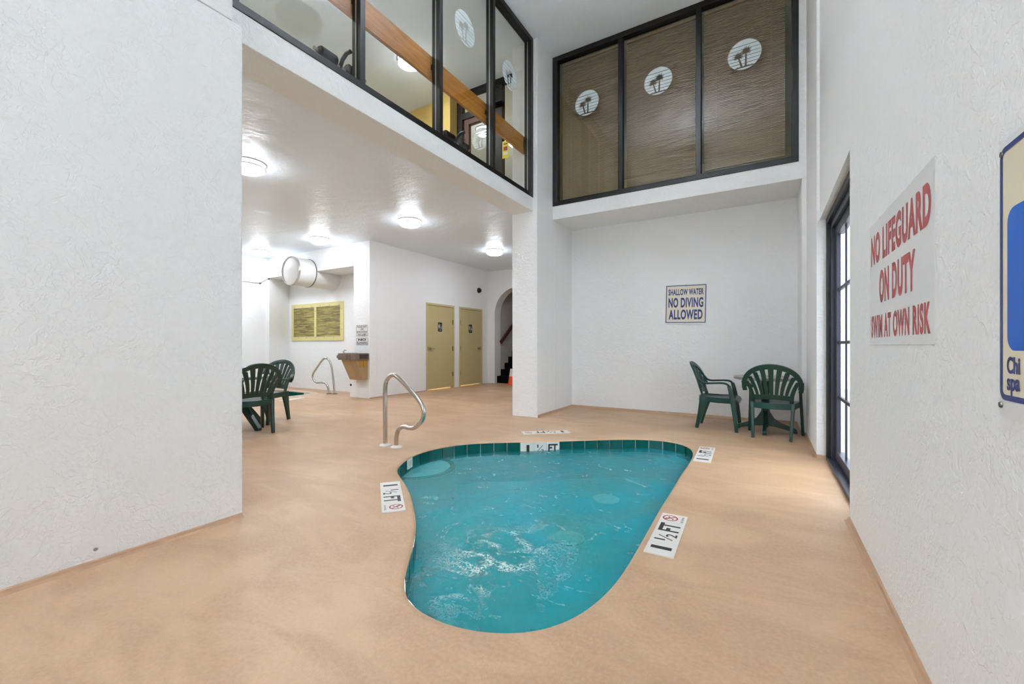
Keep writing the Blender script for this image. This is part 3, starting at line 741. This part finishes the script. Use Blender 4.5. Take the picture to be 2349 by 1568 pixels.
# water surface
x0, y0 = -3.2, 1.2; cs = .022; NX, NY = int(2.75 / cs), int(4.1 / cs)
CLIP = off(POOL, POOL_N, .03)
def wave(x, y):
    r = math.hypot(x + 1.55, y - 2.3)
    z = .0045 * math.sin(5.1 * x + 2.3 * y + 1.1 * math.sin(2.7 * y)) + .0040 * math.sin(-3.3 * x + 6.2 * y + 1.4 * math.sin(3.9 * x)) + .0030 * math.sin(11 * x + 7 * y + 2 * math.sin(4 * y + x)) + .0025 * math.sin(-14 * x + 9 * y + 2.2 * math.sin(5 * x))
    return z + .004 * math.exp(-r * r * 2.2) * math.sin(26 * x + 13 * math.sin(9 * y)) * math.cos(23 * y + 5 * x)
idx = {}; mb = MB()
ok = {}
for i in range(NX + 1):
    for j in range(NY + 1): ok[i, j] = inside((x0 + i * cs, y0 + j * cs), CLIP)
def vid(i, j):
    if (i, j) not in idx: idx[i, j] = len(mb.v); x, y = x0 + i * cs, y0 + j * cs; mb.v.append((x, y, WL + wave(x, y)))
    return idx[i, j]
for i in range(NX):
    for j in range(NY):
        if ok[i, j] or ok[i + 1, j] or ok[i, j + 1] or ok[i + 1, j + 1]: mb.f.append((vid(i, j), vid(i + 1, j), vid(i + 1, j + 1), vid(i, j + 1)))
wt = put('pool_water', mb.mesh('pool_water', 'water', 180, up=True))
tag(wt, 'rippled turquoise water with foam and glints filling the kidney pool', 'water', kind='stuff')

# spa in the recess
spa = thing('spa_pool', 'small spa pool with green tiles by the far recess', 'pool', (-9.6, 5.2, 0))
ns = len(SPA); mb = MB(); vs = []
prof2 = [(.17, -.003), (.14, .012), (.08, .028), (.03, .024), (.005, .008), (.0, -.006), (.01, -.012)]
for (d, z) in prof2: vs += [(p.x + q.x * d, p.y + q.y * d, z) for p, q in zip(SPA, SPA_N)]
mb.add(vs, [(k * ns + i, k * ns + (i + 1) % ns, (k + 1) * ns + (i + 1) % ns, (k + 1) * ns + i) for k in range(len(prof2) - 1) for i in range(ns)])
mb.build('coping', 'coping', spa, 60, world=True)
m_ = skirt(SPA, SPA_N, .014, -.008, -.9); m_.add([(p.x + q.x * .014, p.y + q.y * .014, -.9) for p, q in zip(SPA, SPA_N)], [tuple(range(ns))]); m_.build('basin', 'grout', spa, tri=True, world=True)
NS_ = round(SPA_LEN / .1525); ps = SPA_LEN / NS_
for k in range(NS_):
    d = k * ps; a = at_len(SPA, SPA_LEN, d - ps * .45); b = at_len(SPA, SPA_LEN, d + ps * .45); c = at_len(SPA, SPA_LEN, d); tx = (b - a).normalized()
    i = min(range(ns), key=lambda j: (SPA[j] - c).length); nin = -SPA_N[i]; zz = Vector((tx.x, tx.y, 0)).cross(Vector((0, 0, 1)))
    if zz.x * nin.x + zz.y * nin.y < 0: tx = -tx
    base = c - nin * .010
    white = c.y > 6.0 and -9.32 < c.x < -8.98
    put('tile', tile_wh if white else tile_me, spa, frame((base.x, base.y, 0), (tx.x, tx.y, 0), (0, 0, 1)), world=True)
wsp = MB().prism([(p.x + q.x * .02, p.y + q.y * .02) for p, q in zip(SPA, SPA_N)], XY, -.12, -.115).build('spa_water', 'water_spa', None, tri=True)
tag(wsp, 'pale green water in the small far spa', 'water', kind='stuff')

# ------------------------------------------------------------------ depth markers on the deck
def marker(label, c, read, length=.61):
    up = (-read[1], read[0]); rz = math.atan2(read[1], read[0])
    t = thing('depth_marker', label, 'sign', (c[0], c[1], 0.0), rz, 'depth markers set in the deck')
    p = length / 4; ht = .0085
    def tl(k):
        o = MB().box(-p / 2 + .001, p / 2 - .001, -.076, .076, -.002, ht).build('tile', 'tile_white', t, bevel=.001)
        o.matrix_basis = Matrix.Translation(((k - 1.5) * p, 0, 0)); return o
    zt = ht + .0005
    o = tl(0); lettering(o, '1', .01, 0, .034, .108, 'print_black', zt, .035)
    o = tl(1); lettering(o, '1', -.034, .026, .016, .058, 'print_black', zt, .02); lettering(o, '2', .034, -.028, .044, .060, 'print_black', zt, .015)
    put('fraction_bar', MB().add([(-.030, -.040, zt), (-.022, -.042, zt), (.028, .040, zt), (.020, .042, zt)], [(0, 1, 2, 3)]).mesh('fraction_bar', 'print_black'), o)
    o = tl(2); lettering(o, 'FT', 0, 0, .122, .116, 'print_black', zt, .03)
    o = tl(3); cx, cy, r = 0, .018, .046
    pts = [(cx + r * math.cos(a), cy + r * math.sin(a)) for a in [2 * PI * i / 36 for i in range(36)]]; pin = [(cx + (p_[0] - cx) * .80, cy + (p_[1] - cy) * .80) for p_ in pts]
    put('prohibition_ring', ring_strip(pts, pin, zt).mesh('prohibition_ring', 'print_red'), o)
    put('prohibition_bar', MB().add([(cx - .030, cy + .024, zt + .0004), (cx - .024, cy + .030, zt + .0004), (cx + .030, cy - .024, zt + .0004), (cx + .024, cy - .030, zt + .0004)], [(0, 1, 2, 3)]).mesh('prohibition_bar', 'print_red'), o)
    dv = MB()
    for (a, b, w) in (((-.02, .03), (.004, .004), .0035), ((.004, .004), (.026, .012), .003), ((.004, .004), (-.012, -.02), .003), ((-.026, -.012), (-.012, -.022), .0025), ((.0, .0), (.018, -.02), .0025)):
        a, b = Vector(a), Vector(b); nn = (b - a).normalized(); nn = Vector((-nn.y, nn.x)) * w
        dv.add([(cx + q.x, cy + q.y, zt + .0002) for q in (a - nn, a + nn, b + nn, b - nn)], [(0, 1, 2, 3)])
    dv.add([(cx + .026 + .006 * math.cos(a), cy - .026 + .006 * math.sin(a), zt + .0002) for a in [2 * PI * i / 10 for i in range(10)]], [tuple(range(10))])
    put('diver_figure', dv.mesh('diver_figure', 'print_black'), o)
    lettering(o, 'NO DIVING', 0, -.054, .095, .013, 'print_black', zt, .01)
marker('white depth tiles reading 1 1/2 FT left of the pool waist', (-2.348, 2.225), (.755, -.656), .64)
marker('nearest white depth tiles reading 1 1/2 FT right of the pool', (-.492, 2.607), (-.033, 1.0), .60)
marker('white depth tiles reading 1 1/2 FT toward the garden door', (-.528, 4.70), (-.03, 1.0), .66)
marker('white depth tiles reading upside down on the far pool edge', (-2.393, 4.855), (-.78, -.625), .60)
t = thing('depth_marker', 'blank looking pale tile strip in the deck beside the spa', 'sign', (-8.34, 5.20, 0), PI * .58, 'depth markers set in the deck')
for k in range(4): MB().box(-.074, .074, -.074, .074, -.002, .006).build('tile', 'tile_white', t, bevel=.001).matrix_basis = Matrix.Translation(((k - 1.5) * .15, 0, 0))

# ------------------------------------------------------------------ pool handrails
def handrail(label, base, ang, pts, r, h0=None):
    t = thing('pool_handrail', label, 'handrail', (base[0], base[1], 0), ang, 'bent steel pool handrails')
    path = catmull([(x, 0, z) for x, z in pts], 7, False)
    MB().tube([tuple(p) for p in path], r, 16).build('tube', 'steel', t, True)
    for (x, z) in (pts[0], pts[-1]):
        MB().lathe([(.001, .0), (.062, .0), (.062, .008), (.045, .016), (r + .004, .022), (r + .002, .024), (.001, .024)], (x, 0, 0), 24).build('escutcheon', 'white_plastic' if base[0] > -5 else 'steel_dark', t, True)
    return t
RP = [(0, -.01), (-.002, .25), (-.003, .438), (-.003, .60), (.02, .714), (.106, .782), (.207, .75), (.426, .593), (.527, .495), (.563, .42), (.543, .328), (.447, .246), (.36, .226), (.28, .235), (.20, .19), (.170, .10), (.167, -.01)]
handrail('bent stainless handrail at the left end of the kidney pool', (-3.61, 3.327), 0.0, RP, .0235)
RP2 = [(0, -.01), (.02, .18), (.038, .332), (.089, .629), (.153, .768), (.243, .817), (.334, .776), (.49, .593), (.597, .44), (.588, .338), (.505, .26), (.386, .258), (.256, .246), (.18, .148), (.153, -.01)]
handrail('bent stainless handrail beside the far spa', (-8.429, 6.267), math.radians(195), RP2, .024)

# ------------------------------------------------------------------ green resin armchairs
def make_chair():
    t = thing('resin_armchair', 'x', 'chair')
    yb = lambda z, x=0: -.195 - .34 * (z - .42) + .75 * x * x
    # seat
    prof = [(-.205, .428), (-.15, .415), (-.05, .410), (.08, .414), (.17, .424), (.222, .420), (.250, .400), (.262, .372)]
    mb = MB(); vs = []; nx = 9
    for (y, z) in prof:
        hw = .205 + .045 * min(1, (y + .2) / .4)
        for i in range(nx):
            u = -1 + 2 * i / (nx - 1); vs.append((u * hw, y, z - .012 * (1 - u * u) * (1 if y < .2 else .2)))
    k = len(prof); fs = [(r * nx + i, r * nx + i + 1, (r + 1) * nx + i + 1, (r + 1) * nx + i) for r in range(k - 1) for i in range(nx - 1)]
    top = len(vs); vs += [(x, y - .006, z - .020) for (x, y, z) in vs]
    fs += [tuple(top + i for i in f)[::-1] for f in fs]
    rim = [i for i in range(nx)] + [r * nx + nx - 1 for r in range(1, k)] + [(k - 1) * nx + i for i in range(nx - 2, -1, -1)] + [r * nx for r in range(k - 2, 0, -1)]
    fs += [(rim[i], rim[(i + 1) % len(rim)], top + rim[(i + 1) % len(rim)], top + rim[i]) for i in range(len(rim))]
    mb.add(vs, fs); mb.build('seat', 'resin_green', t, 50)
    ap = MB()
    for s in (-1, 1): ap.sweep([(s * .215, -.17, .395), (s * .235, .02, .388), (s * .258, .19, .39)], [(-.009, -.034), (.009, -.034), (.009, .034), (-.009, .034)])
    ap.sweep([(-.205, -.195, .395), (-.1, -.222, .392), (0, -.23, .39), (.1, -.222, .392), (.205, -.195, .395)], [(-.009, -.036), (.009, -.036), (.009, .034), (-.009, .034)])
    ap.build('apron', 'resin_green', t, 40)
    # legs
    for s in (-1, 1):
        MB().sweep([(s * .190, -.246, 0), (s * .198, -.205, .18), (s * .206, -.168, .34), (s * .21, -.15, .42)], [(-.022, -.017), (.022, -.017), (.022, .017), (-.022, .017)], up=(s, 0, 0), scales=[(.95, .9), (1.35, 1), (2.1, 1.05), (2.6, 1.1)]).build('leg', 'resin_green', t, 40, bevel=.004)
        MB().sweep([(s * .287, .238, 0), (s * .278, .212, .22), (s * .270, .188, .40), (s * .266, .165, .52), (s * .266, .148, .585)], [(-.022, -.016), (.022, -.016), (.022, .016), (-.022, .016)], up=(s, 0, 0), scales=[(.9, .95), (1.1, 1), (1.25, 1), (1.1, 1), (.95, 1)]).build('leg', 'resin_green', t, 40, bevel=.004)
        arm = catmull([(s * .266, .152, .570), (s * .267, .128, .602), (s * .270, .075, .617), (s * .274, -.04, .612), (s * .281, -.12, .608), (s * .287, yb(.63, .287) + .03, .622), (s * .288, yb(.68, .288), .672)], 4, False)
        MB().sweep([tuple(p) for p in arm], [(-.026, -.010), (.026, -.010), (.028, .004), (.018, .012), (-.018, .012), (-.028, .004)]).build('armrest', 'resin_green', t, 40)
    # back arch
    arch = []
    for i in range(33):
        a = PI * i / 32; x = .287 * math.cos(a); z = .605 + .250 * math.sin(a) ** .82
        arch.append((x, yb(z, x), z))
    arch = [(.280, yb(.55, .28) + .012, .565)] + arch + [(-.280, yb(.55, .28) + .012, .565)]
    mb = MB(); sec = [(-.011, -.020), (.011, -.020), (.013, .0), (.011, .026), (-.011, .026), (-.013, .0)]
    P = [Vector(p) for p in arch]; vs = []
    for i in range(len(P)):
        a = P[max(0, i - 1)]; b = P[min(len(P) - 1, i + 1)]; tn = (b - a).normalized(); fwd = Vector((0, 1, .30)).normalized(); rad = tn.cross(fwd).normalized(); f2 = rad.cross(tn)
        if rad.dot(P[i] - Vector((0, P[i].y, .62))) < 0: rad = -rad
        w = 1.0 + .25 * math.sin(PI * i / (len(P) - 1))
        vs += [tuple(P[i] + f2 * q[0] + rad * q[1] * w) for q in sec]
    k = 6; mb.add(vs, [(i * k + j, i * k + (j + 1) % k, (i + 1) * k + (j + 1) % k, (i + 1) * k + j) for i in range(len(P) - 1) for j in range(k)] + [tuple(range(k)), tuple((len(P) - 1) * k + j for j in range(k))])
    mb.build('back_frame', 'resin_green', t, 50)
    # lower back panel and uprights
    def strip(edgeL, edgeR, th, name):
        m = MB(); vs = []
        for (a, b) in zip(edgeL, edgeR):
            for dy in (-th, th): vs += [(a[0], yb(a[1], a[0]) + dy, a[1]), (b[0], yb(b[1], b[0]) + dy, b[1])]
        q = len(edgeL)
        m.add(vs, [f for i in range(q - 1) for f in ((4 * i, 4 * i + 1, 4 * i + 5, 4 * i + 4), (4 * i + 3, 4 * i + 2, 4 * i + 6, 4 * i + 7), (4 * i + 2, 4 * i, 4 * i + 4, 4 * i + 6), (4 * i + 1, 4 * i + 3, 4 * i + 7, 4 * i + 5))] + [(0, 2, 3, 1), (4 * q - 4, 4 * q - 3, 4 * q - 1, 4 * q - 2)])
        return m.build(name, 'resin_green', t, 40)
    q = 12
    strip([(-.185 + .37 * i / q, .455 + .012 * math.sin(PI * i / q)) for i in range(q + 1)], [(-.185 + .37 * i / q, .515 + .010 * math.sin(PI * i / q)) for i in range(q + 1)], .007, 'back_panel')
    for s in (-1, 1):
        v = [i / 8 for i in range(9)]
        zc = [.39 + .29 * u for u in v]; xc = [s * (.196 + .064 * max(0, (u - .3) / .7) ** 1.6) for u in v]
        strip([(x - .021, z) for x, z in zip(xc, zc)], [(x + .021, z) for x, z in zip(xc, zc)], .012, 'back_upright')
    for i in range(7):
        u = (i - 3) / 3; xb = u * .146; a = PI / 2 - u * 1.03; xt = .262 * math.cos(a); zt = .605 + .228 * math.sin(a) ** .82
        L, R = [], []
        for j in range(9):
            v = j / 8; x = xb + (xt - xb) * v ** 1.45; z = .508 + (zt - .508) * v; w = (.0165 + .012 * v) * (1 - .12 * abs(u))
            L.append((x - w, z)); R.append((x + w, z))
        strip(L, R, .006, 'slat')
    return t
ch0 = make_chair()
CH = [((.085, 6.085), (.10, .995), 'green resin armchair pushed under the alcove table, its back to the pool'),
      ((-.545, 6.385), (1.0, -.02), 'green resin armchair seen from the side, left of the alcove table'),
      ((-5.605, 2.905), (-.995, .06), 'nearer green resin armchair partly hidden by the left wall'),
      ((-6.27, 3.49), (.27, -.96), 'farther green resin armchair near the spa, turned toward the viewer')]
for i, (c, f, lab) in enumerate(CH):
    t = ch0 if i == 0 else copy_tree(ch0)
    t.matrix_basis = Matrix.Translation((c[0], c[1], 0)) @ Matrix.Rotation(math.atan2(-f[0], f[1]), 4, 'Z')
    t['label'] = lab; t['group'] = 'green resin armchairs'

# tables
def table(label, c, rz, r, splay):
    t = thing('round_table', label, 'table', (c[0], c[1], 0), rz, 'round patio tables')
    MB().lathe([(.001, .665), (r - .02, .665), (r, .672), (r, .694), (r - .008, .702), (.001, .702)], seg=48).build('table_top', 'granite', t, 30)
    col = MB().lathe([(.001, .10 if not splay else .36), (.030, .10 if not splay else .36), (.030, .62), (.09, .655), (.09, .666), (.001, .666)], seg=20)
    for k in range(4):
        a = PI / 2 * k; d = Vector((math.cos(a), math.sin(a), 0)) * .034; p = Vector((-d.y, d.x, 0)) * .35
        col.add([tuple(Vector((0, 0, z)) + d * s + p * q) for z in (.09 if not splay else .36, .64) for s in (.5, 1.35) for q in (-1, 1)], [(0, 1, 3, 2), (4, 6, 7, 5), (0, 4, 5, 1), (2, 3, 7, 6), (0, 2, 6, 4), (1, 5, 7, 3)])
    col.build('column', 'resin_green', t, 30)
    prof = [(.02, .31), (.055, .24), (.10, .165), (.18, .115), (.33, .055), (.345, .03), (.345, 0), (.295, 0), (.285, .022), (.12, .06), (.02, .07)] if not splay else [(.0, .46), (.05, .44), (.40, .035), (.40, 0), (.345, 0), (.0, .36)]
    for k in range(4):
        a = PI / 2 * k; d = Vector((math.cos(a), math.sin(a), 0)); p = Vector((-d.y, d.x, 0)); w = .02 if not splay else .028
        MB().prism(prof, lambda q, h: tuple(d * q[0] + p * h + Vector((0, 0, q[1]))), -w, w).build('foot', 'resin_green', t, tri=True, bevel=.004)
    return t
table('round granite look table between the two alcove armchairs', (0.0, 6.42), math.radians(-92), .365, False)
table('round table with splayed legs behind the left armchairs', (-6.02, 2.98), math.radians(13), .40, True)

# ------------------------------------------------------------------ signs
def board(name, label, o, x, y, w, h, mat, cat='sign', rad=.0, th=.006):
    t = thing(name, label, cat)
    t.matrix_basis = frame(o, x, y)
    poly = rrect(-w / 2, w / 2, -h / 2, h / 2, max(rad, .004))
    MB().prism(poly, XY, 0, th).build('board', mat, t, tri=True)
    return t, th + .0006
def border(t, z, w, h, mg, bw, mat, rad=.01):
    a = rrect(-w / 2 + mg, w / 2 - mg, -h / 2 + mg, h / 2 - mg, rad); b = rrect(-w / 2 + mg + bw, w / 2 - mg - bw, -h / 2 + mg + bw, h / 2 - mg - bw, max(.002, rad - bw))
    ring_strip(a, b, z).build('border', mat, t)
# shallow water sign
t, z = board('warning_sign', 'cream and navy sign reading shallow water no diving allowed', (-1.075, 7.122, 1.755), (1, 0, -.02), (.02, 0, 1), .60, .62, 'board_white')
MB().prism(rrect(-.285, .285, -.29, .29, .004), XY, z, z + .0004).build('panel', 'board_cream_light', t, tri=True)
border(t, z + .0010, .60, .60, .006, .012, 'print_navy', .006)
z += .0012
lettering(t, 'SHALLOW WATER', 0, .188, .515, .098, 'print_navy', z, .035, space=1.1)
lettering(t, 'NO DIVING', 0, .022, .51, .155, 'print_navy', z, .035, space=1.1)
lettering(t, 'ALLOWED', 0, -.165, .495, .155, 'print_navy', z, .035, space=1.1)
for (x, y) in ((0, .298), (0, -.298)): MB().lathe([(.001, z), (.008, z), (.006, z + .003), (.001, z + .003)], (x, y, 0), 12).build('screw', 'nickel', t, True)
# no lifeguard
t, z = board('lifeguard_sign', 'faded red and white sign reading no lifeguard on duty', (.4545, 2.285, 1.398), (0, -1, 0), (0, 0, 1), .955, .586, 'board_clear', th=.002)
lettering(t, 'NO LIFEGUARD', -.004, .163, .89, .145, 'print_faded_red', z, .05, space=1.14)
lettering(t, 'ON DUTY', 0, -.028, .545, .150, 'print_faded_red', z, .05, space=1.14)
lettering(t, 'SWIM AT OWN RISK', -.004, -.207, .88, .106, 'print_faded_red', z, .045, space=1.14)
# blue warning sign at the picture edge
t, z = board('spa_warning_sign', 'cream sign with blue border and panel at the right edge', (.450, 1.356 - .26, 1.245), (0, -1, 0), (0, 0, 1), .53, .60, 'board_white', rad=.012, th=.005)
MB().prism(rrect(-.258, .258, -.258, .283, .02), XY, z, z + .0004).build('panel', 'board_cream', t, tri=True)
ring_strip(rrect(-.258, .258, -.262, .283, .022), rrect(-.246, .246, -.250, .271, .012), z + .001).build('border', 'print_navy', t)
MB().prism(rrect(-.225, .225, -.155, .145, .03), XY, z + .0006, z + .001).build('blue_panel', 'print_blue', t, tri=True)
lettering(t, 'Chi', -.225 + .026, -.186, .054, .036, 'print_navy', z + .0014, .032)
lettering(t, 'spa', -.225 + .026, -.232, .054, .036, 'print_navy', z + .0014, .032)
for (x, y) in ((-.25, .272), (-.255, -.274)): MB().lathe([(.001, z), (.007, z), (.006, z + .003), (.001, z + .003)], (x, y, 0), 12).build('screw', 'steel_dark', t, True)
# small signs on the fountain pier
t, z = board('notice_sign', 'black and white notice asking to dry off before the lobby', (-7.31, 6.098, 1.42), (1, 0, 0), (0, 0, 1), .36, .24, 'board_white', rad=.006, th=.003)
border(t, z, .36, .24, .006, .006, 'print_black', .006)
for (s, y, w, h) in (('PLEASE DRY', .080, .30, .042), ('OFF', .027, .11, .040), ('BEFORE ENTERING', -.028, .315, .042), ('THE LOBBY', -.083, .28, .042)): lettering(t, s, 0, y, w, h, 'print_black', z, .015)
t, z = board('notice_sign', 'black and white notice reading no running', (-7.305, 6.098, 1.195), (1, 0, 0), (0, 0, 1), .37, .145, 'board_white', rad=.006, th=.003)
border(t, z, .37, .145, .006, .006, 'print_black', .006)
lettering(t, 'NO', .0, .032, .24, .046, 'print_black', z, .05); lettering(t, 'RUNNING', 0, -.032, .32, .050, 'print_black', z, .02)

# ------------------------------------------------------------------ recess: grille, duct, cable
g = thing('air_grille', 'rusty yellow double air grille in the spa recess', 'grille', (-9.78, 6.75, 1.24))
GX0, GX1, GZ0, GZ1 = -10.83, -8.74, 1.23, 2.18
for (a, b, c_, d_) in ((GX0, GX1, GZ1 - .10, GZ1), (GX0, GX1, GZ0, GZ0 + .10), (GX0, GX0 + .09, GZ0 + .10, GZ1 - .10), (GX1 - .11, GX1, GZ0 + .10, GZ1 - .10), (-9.86, -9.77, GZ0 + .10, GZ1 - .10)):
    put('frame_bar', MB().box(a, b, 6.725, 6.752, c_, d_).mesh('frame_bar', 'grille_frame', bevel=.004), g, world=True)
for (a, b) in ((GX0 + .09, -9.86), (-9.77, GX1 - .11)):
    mb = MB(); z_ = GZ0 + .11
    while z_ < GZ1 - .11:
        mb.add([(a, 6.735, z_), (b, 6.735, z_), (b, 6.749, z_ + .018), (a, 6.749, z_ + .018), (a, 6.738, z_ - .004), (b, 6.738, z_ - .004), (b, 6.751, z_ + .014), (a, 6.751, z_ + .014)], [(0, 1, 2, 3), (4, 7, 6, 5), (0, 4, 5, 1)]); z_ += .0255
    lv = put('louvres', mb.mesh('louvres', 'rust'), g, world=True); lv['kind'] = 'stuff'
sm = MB().lathe([(.001, 0), (.009, 0), (.007, .004), (.001, .004)], seg=8, axis='z').mesh('screw', 'brass_dark', True)
for (x, z_) in [(GX0 + .14 + k * .36, GZ1 - .075) for k in range(6)] + [(GX0 + .3 + k * .36, GZ0 + .075) for k in range(5)] + [(-9.815, 1.55), (-9.815, 1.98), (GX1 - .06, 1.5), (GX1 - .06, 2.0)]:
    put('screw', sm, g, frame((x, 6.7245, z_), (1, 0, 0), (0, 0, 1)), world=True)
du = thing('air_duct', 'white round air duct poking out below the recess header', 'duct', (-9.15, 6.2, 2.79))
put('pipe', MB().lathe([(.315, 5.66), (.318, 6.76)], (-9.155, 0, 2.785), 48, 'y', False).mesh('pipe', 'duct_paint', True), du, world=True)
put('end_cap', MB().lathe([(.001, 5.655), (.25, 5.66), (.315, 5.672)], (-9.155, 0, 2.785), 48, 'y', False).mesh('end_cap', 'duct_paint', True), du, world=True)
put('clamp_ring', MB().lathe([(.312, 5.65), (.327, 5.65), (.330, 5.67), (.327, 5.70), (.312, 5.70)], (-9.155, 0, 2.785), 24, 'y', False).mesh('clamp_ring', 'steel', 30), du, world=True)
put('wall_collar', MB().lathe([(.316, 6.085), (.328, 6.088), (.328, 6.10)], (-9.155, 0, 2.785), 40, 'y', False).mesh('wall_collar', 'steel_dark', True), du, world=True)
cb = thing('wall_cable', 'thin grey cable clipped from the duct across the far corner', 'cable', (-10.6, 6.0, 2.7))
put('cable', MB().tube([tuple(p) for p in catmull([(-9.5, 6.09, 2.80), (-10.1, 6.092, 2.81), (-10.78, 6.092, 2.79), (-10.852, 5.97, 2.70), (-10.852, 5.90, 2.66), (-10.852, 5.4, 2.66), (-10.852, 4.6, 2.66)], 4, False)], .006, 8).mesh('cable', 'steel_dark', True), cb, world=True)
for p in ((-10.77, 6.09, 2.79), (-10.855, 5.92, 2.662)): put('cable_clip', MB().lathe([(.001, -.02), (.02, -.012), (.02, .012), (.001, .02)], p, 10).mesh('cable_clip', 'black_dark', True), cb, world=True)

# drinking fountain
f = thing('drinking_fountain', 'tan wall mounted drinking fountain on the recess pier', 'fountain', (-7.34, 6.1, 0))
fx0, fx1, fy0 = -7.585, -7.10, 5.63
poly = [(fx0, 6.099), (fx0, 5.75), (fx0 + .04, 5.68), (fx0 + .12, fy0), (fx1 - .12, fy0), (fx1 - .04, 5.68), (fx1, 5.75), (fx1, 6.099)]
put('basin_rim', MB().prism(poly, XY, .815, .945).mesh('basin_rim', 'fountain_trim', tri=True, bevel=.006), f, world=True)
top = [(-7.34 + (p[0] + 7.34) * .88, 5.87 + (p[1] - 5.87) * .86) for p in poly]
put('basin_top', MB().prism(top, XY, .944, .950).mesh('basin_top', 'steel', tri=True), f, world=True)
put('bowl', MB().lathe([(.15, .9505), (.14, .947), (.08, .944), (.001, .943)], (-7.36, 5.83, .004), 28).mesh('bowl', 'steel_dark', True), f, world=True)
b0 = [(fx0 + .03, 6.098), (fx0 + .03, 5.80), (fx0 + .12, 5.70), (fx1 - .12, 5.70), (fx1 - .03, 5.80), (fx1 - .03, 6.098)]
b1 = [(fx0 + .06, 6.098), (fx0 + .06, 5.97), (fx0 + .13, 5.90), (fx1 - .13, 5.90), (fx1 - .04, 5.97), (fx1 - .04, 6.098)]
put('cabinet', MB().add([(p[0], p[1], .817) for p in b0] + [(p[0], p[1], .40) for p in b1], [tuple(range(6)), tuple(range(6, 12))[::-1]] + [(i, (i + 1) % 6, 6 + (i + 1) % 6, 6 + i) for i in range(6)]).mesh('cabinet', 'fountain_tan', tri=True, bevel=.008), f, world=True)
put('bubbler', MB().tube([(-7.47, 5.76, .945), (-7.47, 5.76, .99), (-7.455, 5.775, 1.015), (-7.43, 5.80, 1.005)], [.018, .016, .013, .010], 12).mesh('bubbler', 'steel', True), f, world=True)
put('side_vent', MB().box(fx1 - .002, fx1 + .004, 5.86, 6.07, .835, .925).mesh('side_vent', 'black_dark'), f, world=True)
for k in range(5): put('vent_bar', MB().box(fx1 + .003, fx1 + .007, 5.86, 6.07, .845 + k * .018, .850 + k * .018).mesh('vent_bar', 'fountain_trim'), f, world=True)
put('push_bar', MB().box(-7.50, -7.20, fy0 - .012, fy0 + .004, .85, .91).mesh('push_bar', 'fountain_trim', bevel=.005), f, world=True)
for (y0_, y1_) in ((5.885, 5.975), (5.985, 6.065)): put('label_plate', MB().box(fx1 - .034, fx1 - .026, y0_, y1_, .66, .79).mesh('label_plate', 'amber'), f, world=True)
tag(MB().lathe([(.001, 6.090), (.022, 6.090), (.026, 6.101), (.001, 6.101)], (-7.665, 0, .26), 16, 'y').build('wall_drain', 'black_dark', None, True), 'black drain stub in the pier below the fountain', 'drain')

# small fixtures
c = thing('security_camera', 'small black dome camera above the second tan door', 'camera', (-7.08, 10.02, 2.69))
MB().lathe([(.001, 0), (.075, 0), (.075, .02), (.05, .03), (.001, .03)], seg=24, axis='x').build('base', 'black_dark', c, True)
MB().lathe([(.062, .028), (.058, .055), (.04, .08), (.018, .092), (.001, .095)], seg=24, axis='x', cap=False).build('dome', 'black_dark', c, True)
MB().lathe([(.012, .088), (.010, .100), (.001, .101)], seg=12, axis='x', cap=False).build('lens', 'bead_grey', c, True)
s_ = thing('light_switch', 'white light switch beside the second tan door', 'switch', (-7.08, 10.32, 1.28))
MB().box(0, .006, -.036, .036, -.058, .058).build('plate', 'white_plastic', s_, bevel=.003); MB().box(.006, .014, -.006, .006, -.012, .012).build('toggle', 'white_plastic', s_, bevel=.002)
tag(MB().lathe([(.001, -.906), (.008, -.905), (.009, -.901), (.005, -.899), (.001, -.900)], (-2.0, .771, .075), 12, 'x').build('wall_plug', 'nickel', None, True), 'tiny metal plug low in the left plaster wall', 'plug')

# stairs, rail, cone
sr = thing('staircase', 'black carpeted stairs rising beyond the arch', 'stairs', (-6.1, 10.62, 0))
for k in range(14):
    y = 10.63 + k * .215
    put('step', MB().box(-6.855, -5.345, y, y + .235 if k < 13 else y + .5, 0 if k == 0 else k * .187 - .05, (k + 1) * .187 + .02).mesh('step', 'carpet_black', bevel=.012), sr, world=True)
hr = thing('stair_handrail', 'dark wooden handrail on the stairwell wall', 'handrail', (-6.82, 11, 1.2))
put('rail', MB().sweep([(-6.815, 10.78, 1.195), (-6.815, 13.6, 3.35)], [(-.022, -.055), (.022, -.055), (.022, .055), (-.022, .055)]).mesh('rail', 'wood_dark', bevel=.008), hr, world=True)
for y in (11.1, 12.4): put('bracket', MB().tube([(-6.86, y, 1.36 + (y - 11.1) * .764), (-6.82, y, 1.40 + (y - 11.1) * .764)], .01, 8).mesh('bracket', 'black_dark', True), hr, world=True)
cn = thing('traffic_cone', 'orange traffic cone with white collar at the stair foot', 'cone', (-6.215, 10.40, 0), .3)
MB().prism(rrect(-.14, .14, -.14, .14, .03), XY, 0, .02).build('base', 'orange', cn, tri=True, bevel=.004)
MB().lathe([(.105, .018), (.092, .04), (.062, .235)], seg=28, cap=False).build('cone_body', 'orange', cn, True)
MB().lathe([(.0625, .233), (.041, .385)], seg=28, cap=False).build('reflective_collar', 'cone_white', cn, True)
MB().lathe([(.041, .384), (.030, .44), (.024, .448), (.001, .446)], seg=28, cap=False).build('cone_tip', 'cone_white', cn, True)
